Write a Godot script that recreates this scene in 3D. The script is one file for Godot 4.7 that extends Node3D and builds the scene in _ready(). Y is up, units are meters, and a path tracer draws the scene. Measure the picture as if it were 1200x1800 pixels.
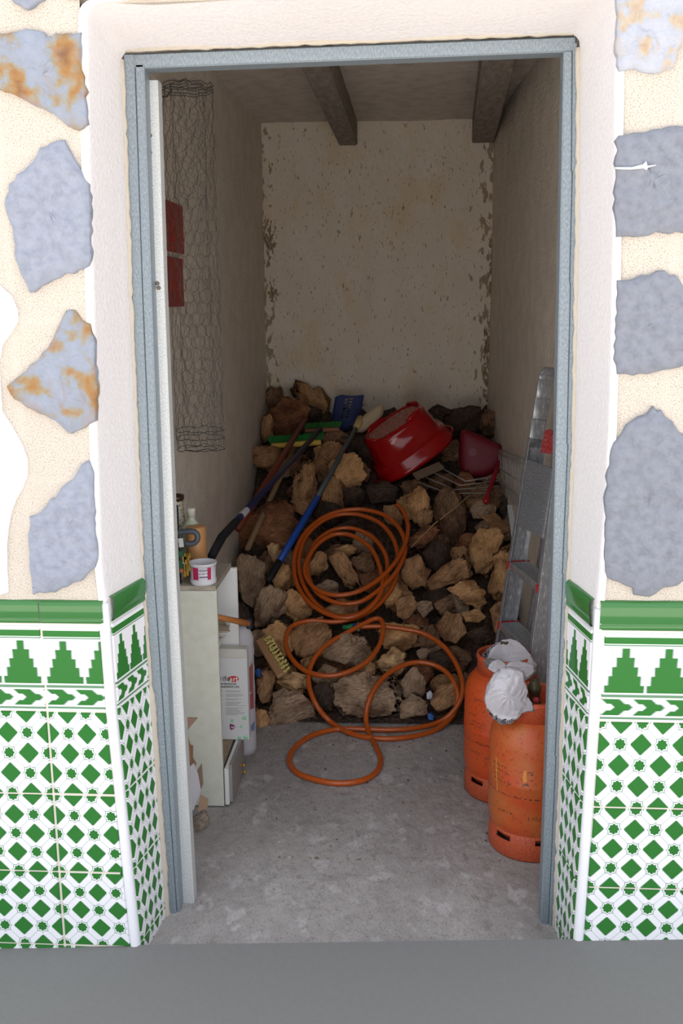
extends Node3D
# Outdoor facade with a tiled dado; through the open steel door a storeroom with a firewood pile.
const F := 1760.62            # focal length in pixels of the 1200 x 1800 frame
var CAM := Vector3(0, 1.52, 2.06)
var B: Basis                  # camera axes in the world
var rng := RandomNumberGenerator.new()
var M := {}
var used := {}

# ---------------------------------------------------------------- points in the place
func ray(x: float, y: float) -> Vector3:
	return B * Vector3(x - 600.0, 900.0 - y, -F)
func atz(x: float, y: float, z: float) -> Vector3:
	var d := ray(x, y)
	return CAM + d * ((z - CAM.z) / d.z)
func aty(x: float, y: float, h: float) -> Vector3:
	var d := ray(x, y)
	return CAM + d * ((h - CAM.y) / d.y)
func atx(x: float, y: float, wx: float) -> Vector3:
	var d := ray(x, y)
	return CAM + d * (wx / d.x)
func onplane(x: float, y: float, o: Vector3, n: Vector3) -> Vector3:
	var d := ray(x, y)
	return CAM + d * ((o - CAM).dot(n) / d.dot(n))
const SLOPE := 0.62
const PZ0 := -1.37
func pile(x: float, y: float, off := 0.0) -> Vector3:   # on the sloping face of the wood pile, off metres nearer the eye
	var n := Vector3(0, 1, SLOPE).normalized()
	var p := onplane(x, y, Vector3(0, 0, PZ0), n)
	if p.y < 0.0:
		p = aty(x, y, 0.0)
	if p.z < -3.08:
		p = atz(x, y, -3.08)
	return p - ray(x, y).normalized() * off
func left_x(z: float) -> float: return -0.733 - 0.0097 * (z + 3.14)
func right_x(z: float) -> float: return 0.411 + 0.045 * (z + 3.14)

# ---------------------------------------------------------------- shapes
func sf(smooth := true) -> SurfaceTool:
	var s := SurfaceTool.new()
	s.begin(Mesh.PRIMITIVE_TRIANGLES)
	s.set_smooth_group(0 if smooth else -1)
	return s
func tri(s: SurfaceTool, a: Vector3, b: Vector3, c: Vector3):
	s.add_vertex(a); s.add_vertex(c); s.add_vertex(b)
func quad(s: SurfaceTool, a: Vector3, b: Vector3, c: Vector3, d: Vector3):
	tri(s, a, b, c); tri(s, a, c, d)
func oquad(s: SurfaceTool, a: Vector3, b: Vector3, c: Vector3, d: Vector3, inside: Vector3):
	if (b - a).cross(c - a).dot((a + b + c + d) / 4.0 - inside) < 0:
		quad(s, d, c, b, a)
	else:
		quad(s, a, b, c, d)
func otri(s: SurfaceTool, a: Vector3, b: Vector3, c: Vector3, inside: Vector3):
	if (b - a).cross(c - a).dot((a + b + c) / 3.0 - inside) < 0: tri(s, c, b, a)
	else: tri(s, a, b, c)
func quv(s: SurfaceTool, p: Array, t: Array):
	for k in [0, 2, 1, 0, 3, 2]:
		s.set_uv(t[k]); s.add_vertex(p[k])
func box(s: SurfaceTool, xf: Transform3D, size: Vector3, bev := 0.002):   # a box with chamfered edges
	var h := size / 2.0
	bev = minf(bev, minf(h.x, minf(h.y, h.z)) * 0.9)
	var c := xf.origin
	var v := func(ax: int, sg: Vector3) -> Vector3:
		var p := Vector3(sg.x * (h.x - bev), sg.y * (h.y - bev), sg.z * (h.z - bev))
		p[ax] = sg[ax] * h[ax]
		return xf * p
	for ax in 3:
		var i := (ax + 1) % 3
		var j := (ax + 2) % 3
		for sg in [-1.0, 1.0]:
			var q: Array[Vector3] = []
			for k in [[-1.0, -1.0], [1.0, -1.0], [1.0, 1.0], [-1.0, 1.0]]:
				var d := Vector3.ZERO
				d[ax] = sg; d[i] = k[0]; d[j] = k[1]
				q.append(v.call(ax, d))
			oquad(s, q[0], q[1], q[2], q[3], c)
		for a in [-1.0, 1.0]:
			for b in [-1.0, 1.0]:
				var d0 := Vector3.ZERO
				d0[i] = a; d0[j] = b; d0[ax] = -1.0
				var d1 := d0
				d1[ax] = 1.0
				oquad(s, v.call(i, d0), v.call(i, d1), v.call(j, d1), v.call(j, d0), c)
	for a in [-1.0, 1.0]:
		for b in [-1.0, 1.0]:
			for e in [-1.0, 1.0]:
				var d := Vector3(a, b, e)
				otri(s, v.call(0, d), v.call(1, d), v.call(2, d), c)
func boxat(s: SurfaceTool, lo: Vector3, hi: Vector3, bev := 0.002):
	box(s, Transform3D(Basis(), (lo + hi) / 2.0), hi - lo, bev)
func beam(s: SurfaceTool, a: Vector3, b: Vector3, w: float, t: float, side: Vector3, bev := 0.001):   # a bar from a to b, w across side, t thick
	var y := (b - a).normalized()
	var z := side.cross(y).normalized()
	var x := y.cross(z).normalized()
	box(s, Transform3D(Basis(x, y, z), (a + b) / 2.0), Vector3(w, a.distance_to(b), t), bev)
func tube(s: SurfaceTool, pts: Array, r, n := 8, caps := true):
	var t0: Vector3 = (pts[1] - pts[0]).normalized()
	var u := t0.cross(Vector3.UP if absf(t0.y) < 0.9 else Vector3.RIGHT).normalized()
	var last := []
	for i in pts.size():
		var t: Vector3 = (pts[mini(i + 1, pts.size() - 1)] - pts[maxi(i - 1, 0)]).normalized()
		u = (u - t * u.dot(t)).normalized()
		var w := t.cross(u)
		var rad: float = r[i] if r is Array else r
		var ring := []
		for k in n:
			var a := TAU * k / n
			ring.append(pts[i] + (u * cos(a) + w * sin(a)) * rad)
		if last:
			for k in n:
				quad(s, last[k], last[(k + 1) % n], ring[(k + 1) % n], ring[k])
		elif caps:
			for k in n: tri(s, pts[0], ring[(k + 1) % n], ring[k])
		last = ring
	if caps:
		for k in n: tri(s, pts[-1], last[k], last[(k + 1) % n])
func lathe(s: SurfaceTool, prof: Array, n: int, xf := Transform3D(), sq := 0.0, sx := 1.0):   # sq > 0 squares the section, sx stretches it
	for i in prof.size() - 1:
		for k in n:
			var q := []
			for e in [[i, k], [i + 1, k], [i + 1, k + 1], [i, k + 1]]:
				var a: float = TAU * e[1] / n
				var c := cos(a)
				var d := sin(a)
				var m := 1.0
				if sq > 0.0: m = pow(pow(absf(c), 2.0 + sq) + pow(absf(d), 2.0 + sq), -1.0 / (2.0 + sq))
				q.append(xf * Vector3(prof[e[0]].x * c * m * sx, prof[e[0]].y, prof[e[0]].x * d * m))
			if prof[i].x < 1e-5: tri(s, q[0], q[1], q[2])
			elif prof[i + 1].x < 1e-5: tri(s, q[0], q[1], q[3])
			else: quad(s, q[0], q[1], q[2], q[3])
func inset(p: PackedVector2Array, d: float) -> PackedVector2Array:
	var out := PackedVector2Array()
	for i in p.size():
		var a: Vector2 = (p[i] - p[i - 1]).normalized()
		var b: Vector2 = (p[(i + 1) % p.size()] - p[i]).normalized()
		var n := (Vector2(-a.y, a.x) + Vector2(-b.y, b.x))
		if n.length() < 0.3: n = Vector2(-a.y, a.x)
		out.append(p[i] + n.normalized() * d)
	return out
func prism(s: SurfaceTool, poly: PackedVector2Array, xf: Transform3D, depth: float, bev := 0.002):   # front at z = 0, back at -depth
	if Geometry2D.is_polygon_clockwise(poly): poly.reverse()
	var q := inset(poly, bev)
	var idx := Geometry2D.triangulate_polygon(q)
	if idx.is_empty():
		q = poly; idx = Geometry2D.triangulate_polygon(poly)
	for k in range(0, idx.size(), 3):
		var t := [q[idx[k]], q[idx[k + 1]], q[idx[k + 2]]]
		if (t[1] - t[0]).cross(t[2] - t[0]) < 0: t = [t[0], t[2], t[1]]
		tri(s, xf * v3(t[0], 0), xf * v3(t[1], 0), xf * v3(t[2], 0))
		tri(s, xf * v3(t[2], -depth), xf * v3(t[1], -depth), xf * v3(t[0], -depth))
	for i in poly.size():
		var j := (i + 1) % poly.size()
		quad(s, xf * v3(poly[i], -bev), xf * v3(poly[j], -bev), xf * v3(q[j], 0), xf * v3(q[i], 0))
		quad(s, xf * v3(q[i], -depth), xf * v3(q[j], -depth), xf * v3(poly[j], -bev), xf * v3(poly[i], -bev))
func v3(p: Vector2, z: float) -> Vector3: return Vector3(p.x, p.y, z)
func curve(pts: Array, per := 8, closed := false) -> Array:   # Catmull-Rom
	var out := []
	var n := pts.size()
	for i in (n if closed else n - 1):
		var a = pts[(i - 1 + n) % n] if closed or i > 0 else pts[0]
		var b = pts[i]
		var c = pts[(i + 1) % n]
		var d = pts[(i + 2) % n] if closed or i + 2 < n else pts[n - 1]
		for k in per:
			var t := float(k) / per
			out.append(0.5 * ((2.0 * b) + (c - a) * t + (2.0 * a - 5.0 * b + 4.0 * c - d) * t * t + (3.0 * b - a - 3.0 * c + d) * t * t * t))
	if not closed: out.append(pts[-1])
	return out

# ---------------------------------------------------------------- objects
func numbered(n: String) -> String:
	used[n] = used.get(n, -1) + 1
	return n if used[n] == 0 else "%s_%03d" % [n, used[n]]
func put(called: String, s: SurfaceTool, mat: Material, parent: Node = null, at := Vector3.INF) -> MeshInstance3D:
	s.generate_normals()
	var o := MeshInstance3D.new()
	o.mesh = s.commit()
	o.mesh.surface_set_material(0, mat)
	o.name = called if parent else numbered(called)
	if at != Vector3.INF: o.position = at
	(parent if parent else self).add_child(o, true)
	return o
func tag(o: Node, label: String, category: String, group := "") -> Node:
	o.set_meta("label", label); o.set_meta("category", category)
	if group: o.set_meta("group", group)
	return o
func struct(o: Node) -> Node:
	o.set_meta("kind", "structure")
	return o
func thing(called: String, label: String, category: String, at := Vector3.ZERO) -> Node3D:
	var o := Node3D.new()
	o.name = numbered(called)
	add_child(o, true)
	o.position = at
	return tag(o, label, category)
func holder(called: String, parent: Node = null) -> Node3D:
	var o := Node3D.new()
	o.name = called
	(parent if parent else self).add_child(o, true)
	return o
func pxpoly(txt: String, z: float) -> PackedVector2Array:   # points of the photo on a plane z = const
	var out := PackedVector2Array()
	for w in txt.split(" ", false):
		var c := w.split(",")
		var p := atz(float(c[0]), float(c[1]), z)
		out.append(Vector2(p.x, p.y))
	return out
func pxlist(txt: String) -> Array:
	var out := []
	for w in txt.split(" ", false):
		var c := w.split(",")
		out.append(Vector2(float(c[0]), float(c[1])))
	return out

# ---------------------------------------------------------------- materials
func c8(r: float, g: float, b: float) -> Color: return Color(r / 255.0, g / 255.0, b / 255.0)
func noise(freq: float, seed_: int, oct := 4, type := FastNoiseLite.TYPE_SIMPLEX_SMOOTH) -> FastNoiseLite:
	var n := FastNoiseLite.new()
	n.noise_type = type; n.frequency = freq; n.seed = seed_; n.fractal_octaves = oct
	return n
func ntex(n: FastNoiseLite, cols: Array, size := 512) -> NoiseTexture2D:
	var t := NoiseTexture2D.new()
	t.width = size; t.height = size; t.seamless = true; t.noise = n
	var g := Gradient.new()
	var offs := PackedFloat32Array()
	var cc := PackedColorArray()
	for c in cols:
		offs.append(c[0]); cc.append(c[1])
	g.offsets = offs; g.colors = cc
	t.color_ramp = g
	return t
func nrm(n: FastNoiseLite, strength := 4.0, size := 512) -> NoiseTexture2D:
	var t := NoiseTexture2D.new()
	t.width = size; t.height = size; t.seamless = true; t.noise = n
	t.as_normal_map = true; t.bump_strength = strength
	return t
func plain(col: Color, rough := 0.6, metal := 0.0) -> StandardMaterial3D:
	var m := StandardMaterial3D.new()
	m.albedo_color = col; m.roughness = rough; m.metallic = metal
	return m
func tri_mat(tex: Texture2D, nor: Texture2D, scale: Vector3, rough := 0.8, nscale := 1.0, world := true) -> StandardMaterial3D:
	var m := StandardMaterial3D.new()
	m.albedo_texture = tex; m.roughness = rough
	m.uv1_triplanar = true; m.uv1_world_triplanar = world; m.uv1_scale = scale
	if nor:
		m.normal_enabled = true; m.normal_texture = nor; m.normal_scale = nscale
	return m
func itex(im: Image) -> ImageTexture:
	im.generate_mipmaps()
	return ImageTexture.create_from_image(im)
func imat(im: Image, rough := 0.6) -> StandardMaterial3D:
	var m := StandardMaterial3D.new()
	m.albedo_texture = itex(im); m.roughness = rough
	return m

func tile_image(frieze: bool) -> Image:
	var n := 288
	var nw := 432
	var im := Image.create(nw, n, false, Image.FORMAT_RGB8)
	var white := c8(236, 236, 238)
	var green := c8(54, 118, 54)
	var grey := c8(150, 165, 160)
	for y in n:
		for x in nw:
			var u := (x + 0.5) / nw * 1.5      # six cells across, four down
			var v := (y + 0.5) / n
			var c := white
			if not frieze:
				var i := roundi(u * 4.0)
				var j := roundi(v * 4.0)
				var du := absf(u * 4.0 - i)
				var dv := absf(v * 4.0 - j)
				if (i + j) % 2 != 0:
					if du + dv < 0.52: c = green
					elif du + dv < 0.56: c = white.lerp(grey, 0.5)
				else:
					if maxf(du, dv) < 0.2 or du + dv < 0.285: c = green
					elif maxf(du, dv) < 0.255 or du + dv < 0.36: c = white
					elif maxf(du, dv) < 0.285 or du + dv < 0.40: c = grey
					elif absf(du - dv) < 0.014: c = white.lerp(grey, 0.6)
			else:
				if v > 0.04 and v < 0.115: c = green
				elif (v > 0.125 and v < 0.14) or (v > 0.695 and v < 0.725) or (v > 0.955 and v < 0.98): c = grey.lerp(green, 0.45)
				elif v > 0.165 and v < 0.675:
					var t := (v - 0.165) / 0.51
					var d := absf(fposmod(u * 4.0, 2.0) - 1.0) * 0.2333
					var k := mini(int(t * 4.8), 4)
					var f := t * 4.8 - k
					var hw: float = [0.036, 0.085, 0.128, 0.165, 0.205][k] + (0.0 if k == 0 else 0.014 * (1.0 - f)) + (0.012 * (f - 0.5) if k > 0 else 0.0)
					if d < hw: c = green
					elif d < hw + 0.012: c = grey
				elif v > 0.745 and v < 0.935:
					var t := absf((v - 0.84) / 0.095)
					var q := fposmod(u - 0.11 * (1.0 - t) - (0.05 if t < 0.4 else 0.0), 0.375) / 0.375
					if q < 0.52: c = green
					elif q < 0.57 or q > 0.96: c = grey
			im.set_pixel(x, y, c)
	return im
func stain_wall_image() -> Image:   # lime-washed back wall: flecks of lost paint, a damp strip along both sides
	var n := 1024
	var im := Image.create(n, n, false, Image.FORMAT_RGB8)
	var a := noise(0.006, 3)
	var b := noise(0.03, 5, 5)
	var c := noise(0.16, 8, 3)
	var e := noise(0.085, 21, 3)
	for y in n:
		for x in n:
			var u := float(x) / n
			var v := float(y) / n
			var k := 0.5 + 0.5 * a.get_noise_2d(x, y)
			var col := c8(232, 224, 212).lerp(c8(222, 210, 192), k)
			col = col.lerp(c8(222, 204, 172), clampf(a.get_noise_2d(x * 0.7 + 900, y) * 1.6 - 0.25, 0, 0.6))
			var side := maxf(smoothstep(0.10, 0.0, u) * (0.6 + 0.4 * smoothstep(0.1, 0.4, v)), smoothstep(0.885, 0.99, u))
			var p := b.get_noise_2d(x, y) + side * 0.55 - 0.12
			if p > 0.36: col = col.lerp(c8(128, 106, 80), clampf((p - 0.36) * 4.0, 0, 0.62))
			var fl := e.get_noise_2d(x * 1.2, y * 0.6) + 0.15 * c.get_noise_2d(x, y) + 0.10 * a.get_noise_2d(x * 2.0, y * 2.0)
			if fl > 0.545: col = col.lerp(c8(112, 92, 70), clampf((fl - 0.545) * 8.0, 0, 0.75))
			im.set_pixel(x, y, col)
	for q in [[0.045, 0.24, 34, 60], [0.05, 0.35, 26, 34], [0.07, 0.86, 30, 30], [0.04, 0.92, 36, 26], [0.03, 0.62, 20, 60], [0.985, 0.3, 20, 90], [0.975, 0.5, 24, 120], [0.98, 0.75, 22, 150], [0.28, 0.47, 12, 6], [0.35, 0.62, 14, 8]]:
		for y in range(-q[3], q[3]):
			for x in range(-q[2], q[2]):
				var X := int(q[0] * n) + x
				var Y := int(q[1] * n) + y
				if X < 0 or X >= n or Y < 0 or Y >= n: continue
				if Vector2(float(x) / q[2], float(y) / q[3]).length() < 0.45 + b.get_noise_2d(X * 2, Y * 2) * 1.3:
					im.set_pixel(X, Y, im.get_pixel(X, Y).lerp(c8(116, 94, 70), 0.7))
	return im
func floor_image() -> Image:
	var n := 1024
	var im := Image.create(n, n, false, Image.FORMAT_RGB8)
	var a := noise(0.004, 31, 4)
	var b := noise(0.02, 32, 5)
	var c := noise(0.25, 33, 2)
	var d := noise(0.012, 34, 5)
	for y in n:
		for x in n:
			var k := a.get_noise_2d(x, y) * 0.5 + b.get_noise_2d(x, y) * 0.35 + 0.5
			var col := c8(150, 144, 140).lerp(c8(182, 176, 172), clampf(k, 0, 1))
			var w := b.get_noise_2d(x + 500, y * 1.3) + 0.5 * d.get_noise_2d(x, y)
			if w > 0.34: col = col.lerp(c8(206, 202, 202), clampf((w - 0.34) * 2.5, 0, 0.55))
			if w < -0.5: col = col.lerp(c8(120, 112, 106), clampf((-w - 0.5) * 2.0, 0, 0.4))
			var cr := absf(d.get_noise_2d(x * 0.6 + 77, y * 0.6))
			if cr < 0.004: col = col.lerp(c8(88, 82, 78), 0.35)
			var g := c.get_noise_2d(x, y)
			col = col.lerp(c8(170, 164, 160) if g > 0 else c8(84, 78, 74), absf(g) * 0.30)
			if g > 0.70: col = c8(92, 84, 78)
			im.set_pixel(x, y, col)
	return im

func make_materials():
	var fine := noise(0.06, 1, 4)
	var grit := noise(0.18, 2, 3)
	var ngrit := nrm(grit, 3.0)
	var nfine := nrm(fine, 5.0)
	M.mortar = tri_mat(ntex(grit, [[0.0, c8(120, 100, 80)], [0.2, c8(168, 148, 124)], [0.32, c8(198, 188, 175)], [0.6, c8(208, 199, 187)], [1.0, c8(219, 212, 202)]]), ngrit, Vector3.ONE * 3.0, 0.95, 0.8)
	M.plaster = tri_mat(ntex(fine, [[0.0, c8(224, 219, 218)], [1.0, c8(232, 229, 229)]]), nfine, Vector3.ONE * 2.5, 0.8, 0.35)
	M.paint = tri_mat(ntex(fine, [[0.0, c8(240, 241, 244)], [1.0, c8(247, 247, 248)]]), ngrit, Vector3.ONE * 3.0, 0.8, 0.5)
	M.inwall = tri_mat(ntex(noise(0.012, 12, 5), [[0.0, c8(206, 196, 182)], [0.5, c8(216, 206, 192)], [1.0, c8(224, 215, 202)]]), nfine, Vector3.ONE * 1.2, 0.95, 0.5)
	M.ceil = tri_mat(ntex(noise(0.015, 14, 5), [[0.0, c8(188, 178, 168)], [0.5, c8(208, 198, 188)], [1.0, c8(216, 208, 198)]]), nfine, Vector3.ONE * 1.2, 0.95, 0.5)
	M.backwall = imat(stain_wall_image(), 0.95)
	M.backwall.normal_enabled = true
	M.backwall.normal_texture = nfine; M.backwall.normal_scale = 0.4
	M.floor = imat(floor_image(), 0.85)
	M.floor.normal_enabled = true; M.floor.normal_texture = nrm(noise(0.05, 36, 5), 5.0, 1024); M.floor.normal_scale = 0.3
	var sn := noise(0.028, 41, 5)
	var nst := nrm(noise(0.02, 42, 5), 9.0)
	var rust := ntex(noise(0.007, 44, 5), [[0.0, Color(0.5, 0.36, 0.22, 0)], [0.62, Color(0.5, 0.36, 0.22, 0)], [0.74, Color(0.52, 0.38, 0.24, 0.75)], [1.0, Color(0.45, 0.3, 0.18, 0.9)]])
	for k in 2:
		var lo := c8(132, 138, 151) if k == 0 else c8(116, 120, 130)
		var hi := c8(157, 163, 177) if k == 0 else c8(140, 144, 154)
		var m := tri_mat(ntex(sn, [[0.0, lo], [0.5, lo.lerp(hi, 0.6)], [1.0, hi]]), nst, Vector3.ONE * 2.6, 0.8, 1.0)
		M["slate%d" % k] = m
	var m2: StandardMaterial3D = tri_mat(ntex(noise(0.009, 44, 5), [[0.0, c8(156, 163, 178)], [0.5, c8(142, 150, 164)], [0.6, c8(150, 140, 120)], [0.72, c8(158, 118, 72)], [1.0, c8(120, 80, 46)]]), nst, Vector3.ONE * 2.2, 0.8, 1.0)
	M.slate_rust = m2
	M.slate_pale = tri_mat(ntex(noise(0.012, 46, 5), [[0.0, c8(186, 190, 202)], [0.5, c8(172, 176, 186)], [0.62, c8(186, 170, 148)], [1.0, c8(170, 130, 92)]]), nst, Vector3.ONE * 2.2, 0.8, 1.0)
	M.galv = tri_mat(ntex(noise(0.05, 51, 4), [[0.0, c8(122, 134, 142)], [0.5, c8(142, 153, 160)], [1.0, c8(166, 175, 181)]]), ngrit, Vector3(9, 4, 9), 0.5, 0.15)
	M.galv.metallic = 0.35
	M.zinc = tri_mat(ntex(noise(0.05, 52, 4), [[0.0, c8(176, 180, 180)], [0.5, c8(206, 208, 206)], [1.0, c8(226, 227, 225)]]), ngrit, Vector3(8, 8, 8), 0.45, 0.15)
	M.zinc.metallic = 0.2
	M.crust = tri_mat(ntex(grit, [[0.0, c8(176, 166, 150)], [1.0, c8(222, 213, 198)]]), ngrit, Vector3.ONE * 6.0, 0.95, 1.0)
	M.tile = imat(tile_image(false), 0.12)
	M.frieze = imat(tile_image(true), 0.12)
	M.tile.metallic_specular = 0.2
	M.frieze.metallic_specular = 0.2
	M.greencap = plain(c8(58, 116, 58), 0.1)
	M.whitecap = plain(c8(238, 238, 242), 0.15)
	M.grout = plain(c8(232, 222, 210), 0.9)
	M.apron = tri_mat(ntex(noise(0.05, 61, 4), [[0.0, c8(120, 119, 116)], [1.0, c8(124, 123, 120)]]), null, Vector3.ONE * 2.0, 0.95)
	M.terrace = tri_mat(ntex(fine, [[0.0, c8(184, 180, 176)], [1.0, c8(206, 202, 198)]]), nfine, Vector3.ONE, 0.95, 0.4)
	M.beam = tri_mat(ntex(noise(0.02, 63, 4), [[0.0, c8(118, 108, 98)], [1.0, c8(160, 150, 140)]]), nfine, Vector3(3, 3, 0.8), 0.9, 0.6)
	# wood: grain runs along each log's own y
	var g1 := noise(0.035, 71, 5)
	var nb := nrm(noise(0.03, 72, 5), 14.0)
	var ramps := {
		"bark": [[0.0, c8(48, 36, 28)], [0.38, c8(124, 92, 66)], [0.7, c8(154, 118, 90)], [1.0, c8(184, 148, 118)]],
		"red": [[0.0, c8(62, 38, 28)], [0.4, c8(148, 96, 64)], [1.0, c8(192, 138, 98)]],
		"grey": [[0.0, c8(70, 58, 50)], [0.36, c8(168, 138, 110)], [1.0, c8(214, 186, 158)]],
		"brown": [[0.0, c8(80, 56, 38)], [0.36, c8(178, 132, 90)], [1.0, c8(222, 178, 134)]],
		"tan": [[0.0, c8(112, 78, 50)], [0.32, c8(212, 158, 104)], [1.0, c8(244, 204, 152)]],
		"pale": [[0.0, c8(150, 112, 72)], [0.35, c8(222, 178, 126)], [1.0, c8(246, 212, 166)]],
		"dark": [[0.0, c8(36, 28, 23)], [0.5, c8(78, 60, 48)], [1.0, c8(112, 90, 72)]]}
	for k in ramps:
		var m := tri_mat(ntex(g1, ramps[k]), nb, Vector3(6.0, 1.5, 6.0), 0.85, 1.0, false)
		m.vertex_color_use_as_albedo = true
		M["wood_" + k] = m
	M.debris = tri_mat(ntex(noise(0.03, 81, 5), [[0.0, c8(26, 20, 17)], [0.6, c8(88, 68, 54)], [1.0, c8(134, 110, 90)]]), nb, Vector3.ONE * 3.0, 0.95, 1.0)
func _ready():
	rng.seed = 11
	# camera: from the vanishing points of the room's depth and of its verticals
	var fw := Vector3(718 - 600, 900 - 525, -F).normalized()
	var up := -Vector3(676 - 600, 900 - 9190, -F).normalized()
	up = (up - fw * up.dot(fw)).normalized()
	var rt := fw.cross(up)
	B = Basis(rt, up, -fw).transposed()
	var cam := Camera3D.new()
	cam.name = "camera"
	cam.fov = rad_to_deg(2.0 * atan(900.0 / F))
	cam.near = 0.05
	cam.transform = Transform3D(B, CAM)
	add_child(cam)
	var we := WorldEnvironment.new()
	we.name = "world_environment"
	var env := Environment.new()
	env.background_mode = Environment.BG_SKY
	var sky := Sky.new()
	var sm := ProceduralSkyMaterial.new()
	sm.sky_top_color = c8(220, 226, 238)
	sm.sky_horizon_color = c8(236, 238, 242)
	sm.ground_bottom_color = c8(150, 146, 140)
	sm.ground_horizon_color = c8(190, 188, 184)
	sm.sky_energy_multiplier = 1.0
	sky.sky_material = sm
	env.sky = sky
	env.ambient_light_source = Environment.AMBIENT_SOURCE_SKY
	env.tonemap_mode = Environment.TONE_MAPPER_LINEAR
	env.tonemap_exposure = 2.0
	env.sdfgi_enabled = true; env.ssao_enabled = true; env.ssil_enabled = true
	we.environment = env
	add_child(we)
	var sun := DirectionalLight3D.new()      # behind the house: the facade is in shade, the terrace in sun
	sun.name = "sun"
	sun.rotation_degrees = Vector3(-60, 160, 0)
	sun.light_energy = 3.0
	sun.light_color = Color(1.0, 0.97, 0.93)
	sun.light_angular_distance = 0.5
	sun.shadow_enabled = true
	add_child(sun)
	make_materials()
	build_facade()
	build_door()
	build_room()
	build_things()

# ---------------------------------------------------------------- the setting
const LEFT_EDGE := [[2.42, -0.615], [2.09, -0.625], [1.776, -0.636], [1.486, -0.645], [1.2, -0.655], [0.953, -0.66], [0.876, -0.655], [0.62, -0.651], [0.346, -0.640], [0.038, -0.627], [-0.2, -0.617]]
const RIGHT_EDGE := [[2.42, 0.376], [2.09, 0.385], [1.758, 0.394], [1.478, 0.403], [1.262, 0.407], [1.024, 0.404], [0.894, 0.399], [0.578, 0.396], [0.305, 0.390], [0.093, 0.385], [-0.2, 0.377]]
func edge(tab: Array, y: float) -> float:
	for i in tab.size() - 1:
		if y >= tab[i + 1][0]:
			return lerpf(tab[i + 1][1], tab[i][1], clampf((y - tab[i + 1][0]) / (tab[i][0] - tab[i + 1][0]), 0, 1))
	return tab[-1][1]
const FZ := -0.18              # the plane of the door frame
const FL := -0.618             # its outer edges and top
const FR := 0.366
const FT := 2.036
const FRAME_L := [[2.04, -0.606], [1.55, -0.614], [0.9, -0.620], [0.0, -0.604], [-0.2, -0.600]]
const FRAME_R := [[2.04, 0.344], [1.78, 0.354], [1.18, 0.367], [0.9, 0.367], [0.0, 0.366], [-0.2, 0.366]]

func tile_piece(parent: Node, called: String, mat: Material, p: Array, n: Vector3, uv: Array, thick := 0.007):   # p: bottom-left, bottom-right, top-right, top-left seen from outside
	var s := sf(false)
	var c: Vector3 = (p[0] + p[1] + p[2] + p[3]) / 4.0
	var g := 0.0015
	var b := 0.0025
	var lo := []
	var hi := []
	for v in p:
		var d: Vector3 = (v - c)
		var l := d.length()
		lo.append(c + d * ((l - g * 1.4) / l))
		hi.append(c + d * ((l - (g + b) * 1.4) / l) + n * thick)
	quv(s, hi, uv)
	for i in 4:
		var j := (i + 1) % 4
		quv(s, [lo[i], lo[j], hi[j], hi[i]], [uv[i], uv[j], uv[j], uv[i]])
	for i in 4:
		lo[i] += n * thick * 0.6
	put(called, s, mat, parent)
func uvr(u0: float, u1: float, v0 := 0.0, v1 := 1.0) -> Array:
	return [Vector2(u0, v1), Vector2(u1, v1), Vector2(u1, v0), Vector2(u0, v0)]
func cap_piece(parent: Node, a: Vector3, b: Vector3, h: float, n: Vector3, mat: Material):   # glazed capping: flat face, bulged top bead, low lip
	var s := sf()
	var prof := [[0.0, 0.0], [0.0, 0.007], [0.06, 0.009], [0.18, 0.009], [0.22, 0.008], [0.28, 0.010], [0.55, 0.011], [0.78, 0.012], [0.90, 0.011], [0.97, 0.007], [1.0, 0.002], [1.0, -0.004]]
	var d := (b - a).normalized() * 0.001
	for i in prof.size() - 1:
		var p0: Vector3 = Vector3.UP * h * prof[i][0] + n * prof[i][1]
		var p1: Vector3 = Vector3.UP * h * prof[i + 1][0] + n * prof[i + 1][1]
		quad(s, a + d + p0, b - d + p0, b - d + p1, a + d + p1)
	put("capping_tile", s, mat, parent)
const ROWS := [0.624, 0.4205, 0.2245, 0.0335, -0.165]
func dado(parent: Node, xs: Array, edge_tab: Array, left: bool, wall_z := 0.0):   # tiles of the flat face; xs: grout lines from the jamb outwards
	var n := Vector3(0, 0, 1)
	var rows := [[0.622, 0.826, true]]
	for i in ROWS.size() - 1: rows.append([ROWS[i + 1], ROWS[i] - 0.0, false])
	var sgn := -1.0 if left else 1.0
	for r in rows:
		for i in xs.size():
			var e0 := edge(edge_tab, r[0]) + sgn * 0.017
			var e1 := edge(edge_tab, r[1]) + sgn * 0.017
			var a0: float = e0 if i == 0 else xs[i - 1]
			var a1: float = e1 if i == 0 else xs[i - 1]
			var far: float = xs[i]
			var w := absf(far - a0) / 0.28
			var p: Array
			var uv: Array
			if left:
				if i > 0: w = 1.0
				p = [Vector3(far, r[0], wall_z), Vector3(a0, r[0], wall_z), Vector3(a1, r[1], wall_z), Vector3(far, r[1], wall_z)]
				uv = uvr(0, w)
			else:
				p = [Vector3(a0, r[0], wall_z), Vector3(far, r[0], wall_z), Vector3(far, r[1], wall_z), Vector3(a1, r[1], wall_z)]
				uv = uvr(0, w)
			tile_piece(parent, "tile", M.frieze if r[2] else M.tile, p, n, uv)
	for i in xs.size():
		var near := edge(edge_tab, 0.85) + sgn * 0.006 if i == 0 else float(xs[i - 1])
		var a := Vector3(minf(near, xs[i]), 0.83, wall_z)
		var b := Vector3(maxf(near, xs[i]), 0.83, wall_z)
		cap_piece(parent, a, b, 0.064 if not left else 0.052, n, M.greencap)
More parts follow.
